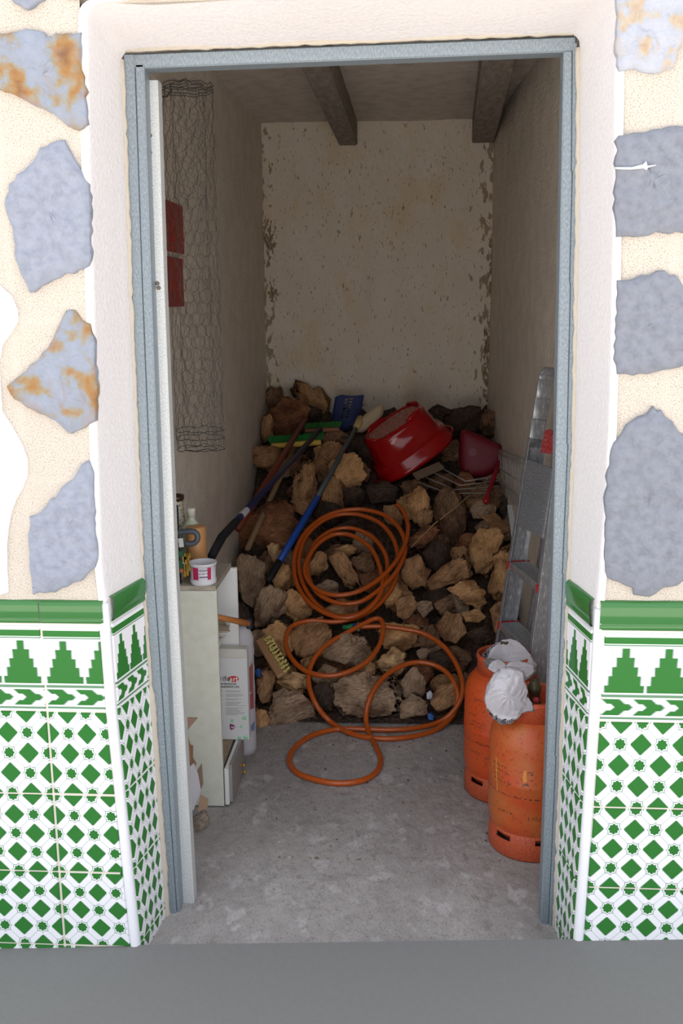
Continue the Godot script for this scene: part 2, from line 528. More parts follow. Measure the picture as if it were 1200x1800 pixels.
func jamb_dado(parent: Node, left: bool):
	var tab: Array = LEFT_EDGE if left else RIGHT_EDGE
	var ftab: Array = FRAME_L if left else FRAME_R
	var n := Vector3(1 if left else -1, 0, 0)
	var rows := [[0.622, 0.826, true]]
	for i in ROWS.size() - 1: rows.append([ROWS[i + 1], ROWS[i], false])
	var z0 := -0.014
	for r in rows:
		var e0 := edge(tab, r[0])
		var e1 := edge(tab, r[1])
		var p: Array
		if left: p = [Vector3(e0, r[0], z0), Vector3(edge(ftab, r[0]) - 0.004, r[0], FZ + 0.012), Vector3(edge(ftab, r[1]) - 0.004, r[1], FZ + 0.012), Vector3(e1, r[1], z0)]
		else: p = [Vector3(edge(ftab, r[0]) + 0.004, r[0], FZ + 0.012), Vector3(e0, r[0], z0), Vector3(e1, r[1], z0), Vector3(edge(ftab, r[1]) + 0.004, r[1], FZ + 0.012)]
		tile_piece(parent, "tile", M.frieze if r[2] else M.tile, p, n, uvr(0, 0.78) if left else uvr(0.25, 1.0), 0.004)
	var e := edge(tab, 0.85)
	var a := Vector3(e, 0.83, z0)
	var b := Vector3(edge(ftab, 0.85) - 0.004 * n.x, 0.83, FZ + 0.012)
	if left: cap_piece(parent, a, b, 0.056, n, M.greencap)
	else: cap_piece(parent, b, a, 0.062, n, M.greencap)
	# white quarter-round bead on the corner
	var s := sf()
	var pts := []
	for k in 14:
		var y := -0.2 + 1.075 * k / 13.0
		pts.append(Vector3(edge(tab, y) - n.x * 0.009, y, -0.004))
	tube(s, pts, 0.0125, 12)
	put("corner_bead", s, M.whitecap, parent)
func rough_wall(x0: float, x1: float, y0: float, y1: float, z: float, amp: float, seed_: int, tab: Array, left: bool) -> SurfaceTool:   # mortar face with its own waviness; one side follows the jamb
	var s := sf()
	var nz := noise(2.2, seed_, 4)
	var nx := 40
	var ny := 70
	var g := []
	for j in ny + 1:
		var row := []
		var y := lerpf(y0, y1, float(j) / ny)
		var a := x0 if left else edge(tab, y) + 0.012
		var b := edge(tab, y) - 0.012 if left else x1
		for i in nx + 1:
			var x := lerpf(a, b, float(i) / nx)
			row.append(Vector3(x, y, z + amp * nz.get_noise_2d(x * 3.0, y * 3.0)))
		g.append(row)
	for j in ny:
		for i in nx:
			quad(s, g[j][i], g[j][i + 1], g[j + 1][i + 1], g[j + 1][i])
	return s
func stone(parent: Node, txt: String, mat: Material, seed_: int, thick := 0.014):   # flat slate of the facade, uneven face, chipped rim
	var poly := PackedVector2Array()
	for p in pxpoly(txt, 0.0): poly.append(p)
	if Geometry2D.is_polygon_clockwise(poly): poly.reverse()
	var c := Vector2.ZERO
	for p in poly: c += p
	c /= poly.size()
	var n1 := noise(9.0, seed_, 4)
	var n2 := noise(5.0, seed_ + 7, 4)
	var ring := PackedVector2Array()
	for i in poly.size():
		var a := poly[i]
		var b := poly[(i + 1) % poly.size()]
		var k := maxi(2, int(a.distance_to(b) / 0.012))
		for j in k:
			var p := a.lerp(b, float(j) / k)
			var d := (p - c).normalized()
			ring.append(p + d * (n1.get_noise_2d(p.x * 8.0, p.y * 8.0) * 0.007))
	var s := sf()
	var L := 9
	var z := func(p: Vector2, t: float) -> float:
		var step := 0.004 if n2.get_noise_2d(p.x * 1.6 + 3.0, p.y * 1.6) > 0.05 else 0.0
		return thick * 0.75 + step * t + 0.005 * n2.get_noise_2d(p.x * 2.5, p.y * 2.5) * t
	var m := ring.size()
	for i in m:
		var j := (i + 1) % m
		quad(s, v3(ring[i], -0.01), v3(ring[j], -0.01), v3(ring[j], thick * 0.4), v3(ring[i], thick * 0.4))
		var last_i := v3(ring[i], thick * 0.4)
		var last_j := v3(ring[j], thick * 0.4)
		for l in range(1, L + 1):
			var f := 1.0 - pow(float(l) / L, 1.0) if l > 1 else 0.975
			var pi := c + (ring[i] - c) * f
			var pj := c + (ring[j] - c) * f
			var vi := v3(pi, z.call(pi, 1.0 - f * f * f))
			var vj := v3(pj, z.call(pj, 1.0 - f * f * f))
			if l == L: tri(s, last_i, last_j, vi)
			else: quad(s, last_i, last_j, vj, vi)
			last_i = vi; last_j = vj
	put("stone", s, mat, parent)

func build_facade():
	# masonry behind the mortar: two piers and the lintel, with thickness
	var w := holder("wall_front")
	struct(w)
	var s := sf(false)
	boxat(s, Vector3(-2.6, -0.5, -0.30), Vector3(-0.67, 3.0, -0.012))
	boxat(s, Vector3(-0.68, -0.5, -0.30), Vector3(-0.622, 3.0, -0.187))
	boxat(s, Vector3(0.425, -0.5, -0.30), Vector3(2.2, 3.0, -0.012))
	boxat(s, Vector3(FR + 0.004, -0.5, -0.30), Vector3(0.43, 3.0, -0.187))
	boxat(s, Vector3(-0.68, FT + 0.05, -0.30), Vector3(0.43, 3.0, -0.012))
	put("masonry", s, M.mortar, w)
	put("mortar_face", rough_wall(-2.6, 0, 0.85, 3.0, 0.0, 0.006, 4, LEFT_EDGE, true), M.mortar, w)
	put("mortar_face", rough_wall(0, 2.2, 0.86, 3.0, 0.0, 0.006, 9, RIGHT_EDGE, false), M.mortar, w)
	put("mortar_face", grid_wall(Vector3(-0.66, 2.09, 0.0), Vector3(0.44, 2.09, 0.0), Vector3(0.44, 3.0, 0.0), Vector3(-0.66, 3.0, 0.0), 0.004, 19), M.mortar, w)
	# plaster band above the tiles, between the stones
	var gb := sf(false)
	boxat(gb, Vector3(-2.6, -0.3, -0.012), Vector3(-0.66, 0.88, 0.0035), 0.001)
	boxat(gb, Vector3(0.41, -0.3, -0.012), Vector3(2.2, 0.885, 0.0035), 0.001)
	put("grout_bed", gb, M.grout, w)
	var st := [
		["20,0 82,0 60,12 48,20 38,14", "slate0"],
		["-30,62 0,62 48,54 78,60 92,68 100,60 143,60 146,110 152,160 155,218 142,232 120,222 96,202 78,192 55,185 20,165 0,160 -30,150", "slate_rust"],
		["72,262 90,250 115,248 124,268 140,290 157,324 160,380 160,440 161,470 130,478 95,492 54,516 44,490 30,455 22,400 10,360 18,325 40,300 60,285", "slate0"],
		["103,575 118,543 133,546 146,562 160,570 168,600 169,640 171,690 169,738 150,752 127,762 108,748 80,730 50,715 28,700 15,678 40,658 60,635 85,612 95,592", "slate_rust"],
		["144,818 160,808 166,830 168,900 172,960 175,985 160,1002 146,1018 120,1030 90,1042 60,1042 55,1010 52,960 55,908 72,902 92,880 110,858 130,840", "slate0"],
		["1082,-30 1210,-30 1240,0 1200,75 1182,120 1160,128 1135,132 1110,126 1085,128 1080,90 1083,40", "slate_pale"],
		["1082,250 1086,240 1120,234 1160,226 1200,222 1250,218 1252,406 1200,408 1140,412 1100,417 1082,416 1079,350", "slate1"],
		["1084,494 1110,490 1140,480 1166,477 1186,484 1196,500 1215,530 1220,600 1206,640 1190,646 1150,655 1110,660 1084,656 1078,630 1080,560", "slate1"],
		["1132,728 1146,717 1160,722 1178,740 1196,760 1230,775 1250,900 1240,1010 1200,1022 1175,1030 1160,1036 1140,1048 1112,1044 1110,1030 1085,1022 1066,1014 1060,990 1062,900 1066,840 1072,790 1090,760 1110,738", "slate1"]]
	for i in st.size():
		stone(w, st[i][0], M[st[i][1]], 100 + i * 3)
	# thick white paint left of the slates
	var ps := sf()
	var pp := pxpoly("-420,470 0,500 22,520 32,545 33,565 22,585 6,606 0,640 2,668 5,722 22,748 40,780 50,808 50,835 42,858 30,878 22,900 16,930 13,960 14,1000 17,1040 0,1046 -420,1040", 0.0)
	prism(ps, pp, Transform3D(Basis(), Vector3(0, 0, 0.010)), 0.03, 0.004)
	put("white_paint_patch", ps, M.paint, w)
	# a white splash on the dark slate
	var sp := sf()
	prism(sp, pxpoly("1080,294 1110,294 1130,289 1135,283 1137,291 1152,291 1138,295 1136,299 1130,296 1108,298 1082,297", 0.018), Transform3D(Basis(), Vector3(0, 0, 0.0205)), 0.014, 0.001)
	put("plaster_splash", sp, M.paint, w)
	dado(w, [-0.803, -1.083, -1.363], LEFT_EDGE, true)
	dado(w, [0.6935, 0.9735, 1.2535], RIGHT_EDGE, false)
	# plaster reveal, one skin over both jambs and the soffit
	var r := holder("trim_1")
	struct(r)
	var path := []
	for y in [-0.2, 0.3, 0.62, 0.8, 0.862, 0.89, 0.96, 1.1, 1.25, 1.4, 1.55, 1.7, 1.85, 1.95]: path.append([Vector2(edge(LEFT_EDGE, y), y), Vector2(edge(FRAME_L, y), y)])
	for k in 5:
		var a := PI - k * PI / 8.0
		path.append([Vector2(-0.595 + 0.03 * cos(a), 2.055 + 0.03 * sin(a)) , Vector2(-0.606 + 0.022 + 0.022 * cos(a), FT - 0.022 + 0.022 * sin(a))])
	for x in [-0.5, -0.35, -0.2, -0.05, 0.1, 0.25]: path.append([Vector2(x, 2.088 + 0.006 * sin(x * 9.0)), Vector2(x, FT + 0.012 * (x + 0.6) + 0.003 * sin(x * 23.0))])
	for k in 5:
		var a := PI / 2 - k * PI / 8.0
		path.append([Vector2(0.36 + 0.026 * cos(a), 2.052 + 0.03 * sin(a)), Vector2(0.345 - 0.022 + 0.022 * cos(a), FT - 0.012 + 0.022 * sin(a))])
	for y in [1.95, 1.85, 1.7, 1.55, 1.4, 1.25, 1.1, 0.96, 0.90, 0.862, 0.8, 0.62, 0.3, -0.2]: path.append([Vector2(edge(RIGHT_EDGE, y), y), Vector2(edge(FRAME_R, y), y)])
	var nn := noise(4.0, 17, 3)
	var rows := []
	for i in path.size():
		var o: Vector2 = path[i][0]
		var q: Vector2 = path[i][1]
		var away := (o - Vector2(-0.12, clampf(o.y, 0, 1.95))).normalized()
		var row := []
		row.append(v3(o + away * 0.016, 0.003))
		row.append(v3(o + away * 0.004, 0.002))
		for t in [0.0, 0.05, 0.2, 0.4, 0.6, 0.8, 0.93, 1.0]:
			var p := o.lerp(q, t)
			var z := lerpf(-0.010, FZ + 0.004, t)
			var wob := 0.0035 * nn.get_noise_2d(p.y * 3.0 + p.x, z * 12.0) * (1.0 - absf(2.0 * t - 1.0))
			if t > 0.9: wob += 0.002 * absf(nn.get_noise_1d(i * 5.0)) - (0.003 if t == 1.0 else 0.0)
			row.append(v3(p - away * wob, z))
		rows.append(row)
	var rs := sf()
	for i in rows.size() - 1:
		for j in rows[i].size() - 1:
			quad(rs, rows[i][j], rows[i][j + 1], rows[i + 1][j + 1], rows[i + 1][j])
	put("plaster", rs, M.plaster, r)
	jamb_dado(r, true)
	jamb_dado(r, false)
	# cement crusts where the plaster meets the frame
	var cs := sf()
	var nz := noise(30.0, 23, 3)
	for side in 2:
		var tab: Array = LEFT_EDGE if side == 0 else RIGHT_EDGE
		var pts := []
		var rad := []
		for k in 140:
			var y := -0.05 + 2.07 * k / 139.0
			pts.append(Vector3((edge(FRAME_L, y) - 0.001 if side == 0 else edge(FRAME_R, y) + 0.001) + 0.003 * nz.get_noise_1d(k * 0.4), y, FZ + 0.006))
			rad.append(0.0065 + 0.004 * nz.get_noise_1d(k * 1.3) + (0.005 if side == 0 and y < 0.6 else 0.0))
		tube(cs, pts, rad, 7)
	var tp := []
	var tr := []
	for k in 60:
		var x := -0.600 + 0.94 * k / 59.0
		tp.append(Vector3(x, FT + 0.003 + 0.012 * (x + 0.6), FZ + 0.006)); tr.append(0.006 + 0.004 * nz.get_noise_1d(k * 1.7 + 90))
	tube(cs, tp, tr, 7)
	put("cement_crust", cs, M.crust, r)

func post(s: SurfaceTool, x0b: float, x1b: float, x0t: float, x1t: float, yb: float, yt: float, z0: float, z1: float):   # a leaning post: bottom and top sections
	var bev := 0.003
	var sec := func(x0: float, x1: float, y: float) -> Array:
		return [Vector3(x0, y, z1 - bev), Vector3(x0 + bev, y, z1), Vector3(x1 - bev, y, z1), Vector3(x1, y, z1 - bev), Vector3(x1, y, z0), Vector3(x0, y, z0)]
	var a: Array = sec.call(x0b, x1b, yb)
	var b: Array = sec.call(x0t, x1t, yt)
	var c: Vector3 = (a[0] + b[4]) / 2.0
	c = Vector3((x0b + x1b + x0t + x1t) / 4.0, (yb + yt) / 2.0, (z0 + z1) / 2.0)
	for i in 6: oquad(s, a[i], a[(i + 1) % 6], b[(i + 1) % 6], b[i], c)
func build_door():
	var d := holder("door_1")
	struct(d)
	var fr := holder("frame", d)
	var s := sf(false)
	var ys := [-0.2, 0.0, 0.45, 0.9, 1.2, 1.55, 1.78, 2.03]
	var inl := [[2.04, -0.562], [1.556, -0.569], [0.905, -0.576], [0.01, -0.572], [-0.2, -0.570]]
	var inr := [[2.04, 0.316], [1.377, 0.327], [0.707, 0.3345], [-0.2, 0.3335]]
	for k in ys.size() - 1:
		var y0: float = ys[k]
		var y1: float = ys[k + 1]
		var a0 := edge(FRAME_L, y0)
		var a1 := edge(FRAME_L, y1)
		post(s, a0, a0 + 0.024, a1, a1 + 0.024, y0, y1, FZ - 0.05, FZ + 0.002)
		post(s, a0 + 0.0235, edge(inl, y0), a1 + 0.0235, edge(inl, y1), y0, minf(y1, 2.01), FZ - 0.05, FZ - 0.003)
	put("frame_post", s, M.galv, fr)
	s = sf(false)
	for k in ys.size() - 1:
		var y0: float = ys[k]
		var y1: float = ys[k + 1]
		var a0 := edge(FRAME_R, y0)
		var a1 := edge(FRAME_R, y1)
		post(s, a0 - 0.012, a0, a1 - 0.010, a1, y0, y1, FZ - 0.05, FZ + 0.002)
		post(s, edge(inr, y0), a0 - 0.0115, edge(inr, y1), a1 - 0.0095, y0, minf(y1, 2.015), FZ - 0.05, FZ - 0.003)
	put("frame_post", s, M.galv, fr)
	s = sf(false)
	beam(s, Vector3(-0.60, 2.018, FZ - 0.028), Vector3(0.342, 2.030, FZ - 0.028), 0.03, 0.05, Vector3.UP, 0.003)
	put("frame_head", s, M.galv, fr)
	# leaf, swung into the room: we look at its hinge edge
	var leaf := holder("leaf", d)
	var p0 := Vector3(-0.574, 0, -0.262)
	var p1 := Vector3(-0.716, 0, -0.78)
	var top := atz(267, 141, -0.225).y
	var dir := (p1 - p0).normalized()
	var L := p0.distance_to(p1)
	var side := dir.cross(Vector3.UP)
	s = sf(false)
	# the leaf leans a little as the photo shows it
	var lean := 0.0
	box(s, Transform3D(Basis(dir, Vector3(lean, 1, 0), -dir.cross(Vector3(lean, 1, 0)).normalized()), (p0 + p1) / 2.0 + Vector3(0, top / 2.0 + 0.008, 0)), Vector3(L, top - 0.02, 0.03), 0.003)
	put("leaf_panel", s, M.zinc, leaf)
	s = sf(false)
	for yy in [238, 268, 498, 506]:
		var q := atz(264 if yy < 300 else (277 if yy < 500 else 279), yy, -0.224)
		var xf := Transform3D(Basis(Vector3.RIGHT, PI / 2), q)
		lathe(s, [Vector2(0.0045, -0.012), Vector2(0.0045, 0.002), Vector2(0.003, 0.004), Vector2(0, 0.0045)], 10, xf)
	put("rivet", s, plain(c8(120, 110, 100), 0.4, 0.5), leaf)
	s = sf(false)
	var sl := [[top, -0.5693], [1.5566, -0.5806], [0.8922, -0.5875], [-0.02, -0.5821], [-0.2, -0.580]]
	var sr := [[top, -0.5445], [1.5563, -0.5506], [0.8925, -0.5538], [-0.02, -0.5440], [-0.2, -0.5420]]
	for k in sl.size() - 1:
		post(s, sl[k + 1][1], sr[k + 1][1], sl[k][1], sr[k][1], sl[k + 1][0], sl[k][0], -0.262, -0.225)
	put("frame_stop", s, M.zinc, fr)
	# lock plate and lever at the free edge
	var hz := -0.755
	s = sf(false)
	var l0 := atz(311, 1032, hz)
	var l1 := atz(315, 960, hz)
	boxat(s, Vector3(l1.x - 0.012, l0.y, hz - 0.02), Vector3(l1.x - 0.002, l1.y + 0.12, hz + 0.012), 0.002)
	put("lock_plate", s, plain(c8(44, 54, 72), 0.5, 0.4), leaf)
	s = sf()
	var hl := []
	for q in [[300, 936], [312, 936], [322, 935], [334, 934], [343, 936], [347, 942], [346, 950], [340, 955], [332, 956], [326, 955]]: hl.append(atz(q[0], q[1], hz + 0.02))
	tube(s, curve(hl, 4), 0.0085, 10)
	put("lever_handle", s, plain(c8(84, 90, 98), 0.45, 0.3), leaf)

func grid_wall(a: Vector3, b: Vector3, c: Vector3, d: Vector3, amp: float, seed_: int, nx := 40, ny := 40) -> SurfaceTool:   # plastered face a b c d with gentle unevenness, uv over the whole
	var s := sf()
	var n := (b - a).cross(c - a).normalized()
	var nz := noise(1.1, seed_, 4)
	var g := []
	for j in ny + 1:
		var row := []
		for i in nx + 1:
			var u := float(i) / nx
			var v := float(j) / ny
			var p: Vector3 = a.lerp(b, u).lerp(d.lerp(c, u), v)
			row.append([p + n * amp * nz.get_noise_3dv(p * 2.0), Vector2(u, 1.0 - v)])
		g.append(row)
	for j in ny:
		for i in nx:
			var q := [g[j][i], g[j][i + 1], g[j + 1][i + 1], g[j + 1][i]]
			quv(s, [q[0][0], q[1][0], q[2][0], q[3][0]], [q[0][1], q[1][1], q[2][1], q[3][1]])
	return s
const ZB := -3.14
const ZF := -0.30
const CEIL := 2.372
func build_room():
	var fl := holder("floor")
	struct(fl)
	put("concrete", grid_wall(Vector3(-1.0, 0, ZF + 0.4), Vector3(0.9, 0, ZF + 0.4), Vector3(0.9, 0, ZB - 0.2), Vector3(-1.0, 0, ZB - 0.2), 0.004, 31, 60, 80), M.floor, fl)
	var s := sf(false)
	boxat(s, Vector3(-1.0, -0.25, ZB - 0.2), Vector3(0.9, -0.012, ZF + 0.1))
	put("slab", s, M.ceil, fl)
	var wb := holder("wall_back")
	struct(wb)
	var xl := left_x(ZB)
	var xr := right_x(ZB)
	put("plaster", grid_wall(Vector3(xl - 0.02, 0, ZB), Vector3(xr + 0.02, 0, ZB), Vector3(xr + 0.02, CEIL + 0.02, ZB), Vector3(xl - 0.02, CEIL + 0.02, ZB), 0.01, 7), M.backwall, wb)
	s = sf(false)
	boxat(s, Vector3(-1.0, -0.2, ZB - 0.25), Vector3(0.9, CEIL + 0.2, ZB - 0.012))
	put("masonry", s, M.inwall, wb)
	for side in 2:
		var w := holder("wall_left" if side == 0 else "wall_right")
		struct(w)
		var xb := xl if side == 0 else xr
		var xf := left_x(ZF) if side == 0 else right_x(ZF)
		s = sf(false)
		if side == 0:
			put("plaster", grid_wall(Vector3(xf, 0, ZF), Vector3(xb, 0, ZB), Vector3(xb, CEIL, ZB), Vector3(xf, CEIL, ZF), 0.008, 3), M.inwall, w)
			boxat(s, Vector3(xf - 0.25, -0.2, ZB - 0.2), Vector3(xf - 0.012, CEIL + 0.2, ZF + 0.05))
		else:
			put("plaster", grid_wall(Vector3(xb, 0, ZB), Vector3(xf, 0, ZF), Vector3(xf, CEIL, ZF), Vector3(xb, CEIL, ZB), 0.008, 5), M.inwall, w)
			boxat(s, Vector3(xf + 0.012, -0.2, ZB - 0.2), Vector3(xf + 0.25, CEIL + 0.2, ZF + 0.05))
		put("masonry", s, M.inwall, w)
	var ce := holder("ceiling")
	struct(ce)
	put("plaster", grid_wall(Vector3(-0.9, CEIL, ZB - 0.02), Vector3(0.8, CEIL, ZB - 0.02), Vector3(0.8, CEIL, ZF), Vector3(-0.9, CEIL, ZF), 0.008, 11), M.ceil, ce)
	s = sf(false)
	boxat(s, Vector3(-1.0, CEIL + 0.012, ZB - 0.2), Vector3(0.9, CEIL + 0.2, ZF + 0.05))
	put("slab", s, M.inwall, ce)
	# two concrete joists
	for q in [[-0.3455, -0.2555, -0.352, -0.269, 2.2605], [0.3046, 0.4136, 0.2296, 0.3387, 2.2605]]:
		s = sf(false)
		var a := Vector3((q[0] + q[1]) / 2.0, (q[4] + CEIL + 0.02) / 2.0, ZB + 0.005)
		var b := Vector3((q[2] + q[3]) / 2.0, a.y, -1.36)
		b += (b - a) * 0.65
		beam(s, a, b, q[1] - q[0], CEIL + 0.02 - q[4], Vector3.RIGHT, 0.006)
		put("joist", s, M.beam, ce)
	# paved ground outside
	var pv := holder("pavement")
	struct(pv)
	var h := func(x: float) -> float: return 0.019 + (x + 0.963) * 0.0523
	s = sf(false)
	var xa := -3.0
	var xb2 := 3.0
	var ya: float = h.call(xa)
	var yb: float = h.call(xb2)
	quad(s, Vector3(xa, ya, 0.42), Vector3(xb2, yb, 0.42), Vector3(xb2, yb, 0.0), Vector3(xa, ya, 0.0))
	quad(s, Vector3(xa, ya - 0.3, 0.42), Vector3(xb2, yb - 0.3, 0.42), Vector3(xb2, yb, 0.42), Vector3(xa, ya, 0.42))
	quad(s, Vector3(xb2, yb - 0.3, 0.0), Vector3(xa, ya - 0.3, 0.0), Vector3(xa, ya, 0.0), Vector3(xb2, yb, 0.0))
	put("kerb_strip", s, M.apron, pv)
	s = sf(false)
	boxat(s, Vector3(-9, -0.5, 0.42), Vector3(9, 0.0, 14))
	put("terrace", s, M.terrace, pv)

# ---------------------------------------------------------------- lumps: logs, bags and other rounded things with an outline of their own
func lump(pts: Array, P: Vector3, grain: float, thick: float, rough: float, seed_: int, facets := 4, N := 40, K := 14, dimple := Vector3.ZERO, edge_pow := 0.55, fine := 1.0, grow := 1.0, ridge := 0.0) -> Array:
	var c := Vector2.ZERO
	for p in pts: c += p
	c /= pts.size()
	var zc := (P - CAM).dot(-B.z)
	zc = absf((P - CAM).dot(B * Vector3(0, 0, -1)))
	var mpp := zc / F
	var w := (CAM - P).normalized()
	var u := (B * Vector3(1, 0, 0))
	u = (u - w * u.dot(w)).normalized()
	var v := w.cross(u)
	var ga := deg_to_rad(grain)
	var yv := u * cos(ga) + v * sin(ga)      # the grain
	var xv := yv.cross(w)
	var poly := []
	for p in pts:
		var d := Vector2(p.x - c.x, c.y - p.y) * mpp * grow
		poly.append(Vector2(d.dot(Vector2(sin(ga), -cos(ga))), d.dot(Vector2(cos(ga), sin(ga)))))
	var rad := []
	var rm := 0.0
	for i in N:
		var a := TAU * i / N
		var dir := Vector2(cos(a), sin(a))
		var best := 0.0
		for k in poly.size():
			var hit = Geometry2D.segment_intersects_segment(Vector2.ZERO, dir * 10.0, poly[k], poly[(k + 1) % poly.size()])
			if hit != null: best = maxf(best, hit.length())
		if best == 0.0: best = 0.01
		rad.append(best)
		rm += best / N
	var rg := RandomNumberGenerator.new()
	rg.seed = seed_ * 7919 + 13
	var nz := noise(1.0, seed_, 4)
	var nf := noise(1.0, seed_ + 50, 3)
	var T := rm * thick
	var planes := []
	for k in facets:
		var a := rg.randf() * TAU
		var t := rg.randf_range(0.3, 1.15)
		planes.append([T * rg.randf_range(0.45, 0.9), cos(a) * t, sin(a) * t])
	var s := sf()
	var grid := []
	var cols := []
	for j in K + 1:
		var ph := PI * j / K
		var lat := pow(maxf(sin(ph), 0.0), edge_pow)
		var dep := signf(cos(ph)) * pow(absf(cos(ph)), 0.8)
		var row := []
		var crow := []
		for i in N:
			var a := TAU * i / N
			var r: float = rad[i] * lat
			var p := Vector3(cos(a) * r, sin(a) * r, dep * T)
			for q in planes:
				var lim: float = q[0] + q[1] * p.x + q[2] * p.y
				if p.z > lim: p.z = maxf(lim, -T * 0.6)
			var sp := Vector3(p.x, p.y * 0.35, p.z) / rm
			var dn := p.normalized()
			p += dn * rm * rough * (nz.get_noise_3dv(sp * 1.3) * 0.9 + fine * 0.35 * nf.get_noise_3dv(Vector3(sp.x * 5.0, sp.y * 4.0, sp.z * 5.0)))
			if ridge > 0.0: p += dn * rm * ridge * (0.35 - absf(nf.get_noise_3dv(Vector3(sp.x * 4.5 + 3.0, sp.y * 1.2, sp.z * 4.5))) * 1.6)
			if dimple != Vector3.ZERO:
				var q := Vector2(p.x / rm - dimple.x, p.y / rm - dimple.y).length() / dimple.z
				if q < 1.0 and p.z > -T * 0.2: p.z = lerpf(p.z, -T * 0.3, (1.0 - q * q))
			row.append(p)
			var m := clampf(0.5 + 1.1 * nz.get_noise_3dv(sp * 0.9 + Vector3(7, 3, 1)), 0, 1)
			crow.append(Color(1, 1, 1).lerp(Color(0.40, 0.33, 0.28), m * m))
		grid.append(row); cols.append(crow)
	for j in K:
		for i in N:
			var q := [[j, i], [j + 1, i], [j + 1, (i + 1) % N], [j, (i + 1) % N]]
			for t in ([[0, 1, 2], [0, 2, 3]] if j > 0 and j < K - 1 else ([[0, 1, 2]] if j == 0 else [[0, 1, 3]])):
				for e in [t[0], t[2], t[1]]:
					s.set_color(cols[q[e][0]][q[e][1]])
					s.add_vertex(grid[q[e][0]][q[e][1]] if q[e][0] > 0 and q[e][0] < K else Vector3(0, 0, grid[q[e][0]][0].z))
	return [s, Transform3D(Basis(xv, yv, w), P), rm, c]
func log_piece(txt: String, kind: String, grain: float, off: float, thick: float, label: String, dimple := Vector3.ZERO, group := ""):
	var pts := pxlist(txt)
	var c := Vector2.ZERO
	for p in pts: c += p
	c /= pts.size()
	var sd: int = used.get("log", -1) + 2
	var big: bool = pts.size() > 6
	var L := lump(pts, pile(c.x, c.y, off), grain, thick, 0.34 if big else 0.34, sd, 7 if big else 5, 60 if big else 26, 22 if big else 9, dimple, 0.42, 1.0, 1.09, 0.09)
	var o := put("log", L[0], M["wood_" + kind])
	o.transform = L[1]
	tag(o, label, "firewood log", group)

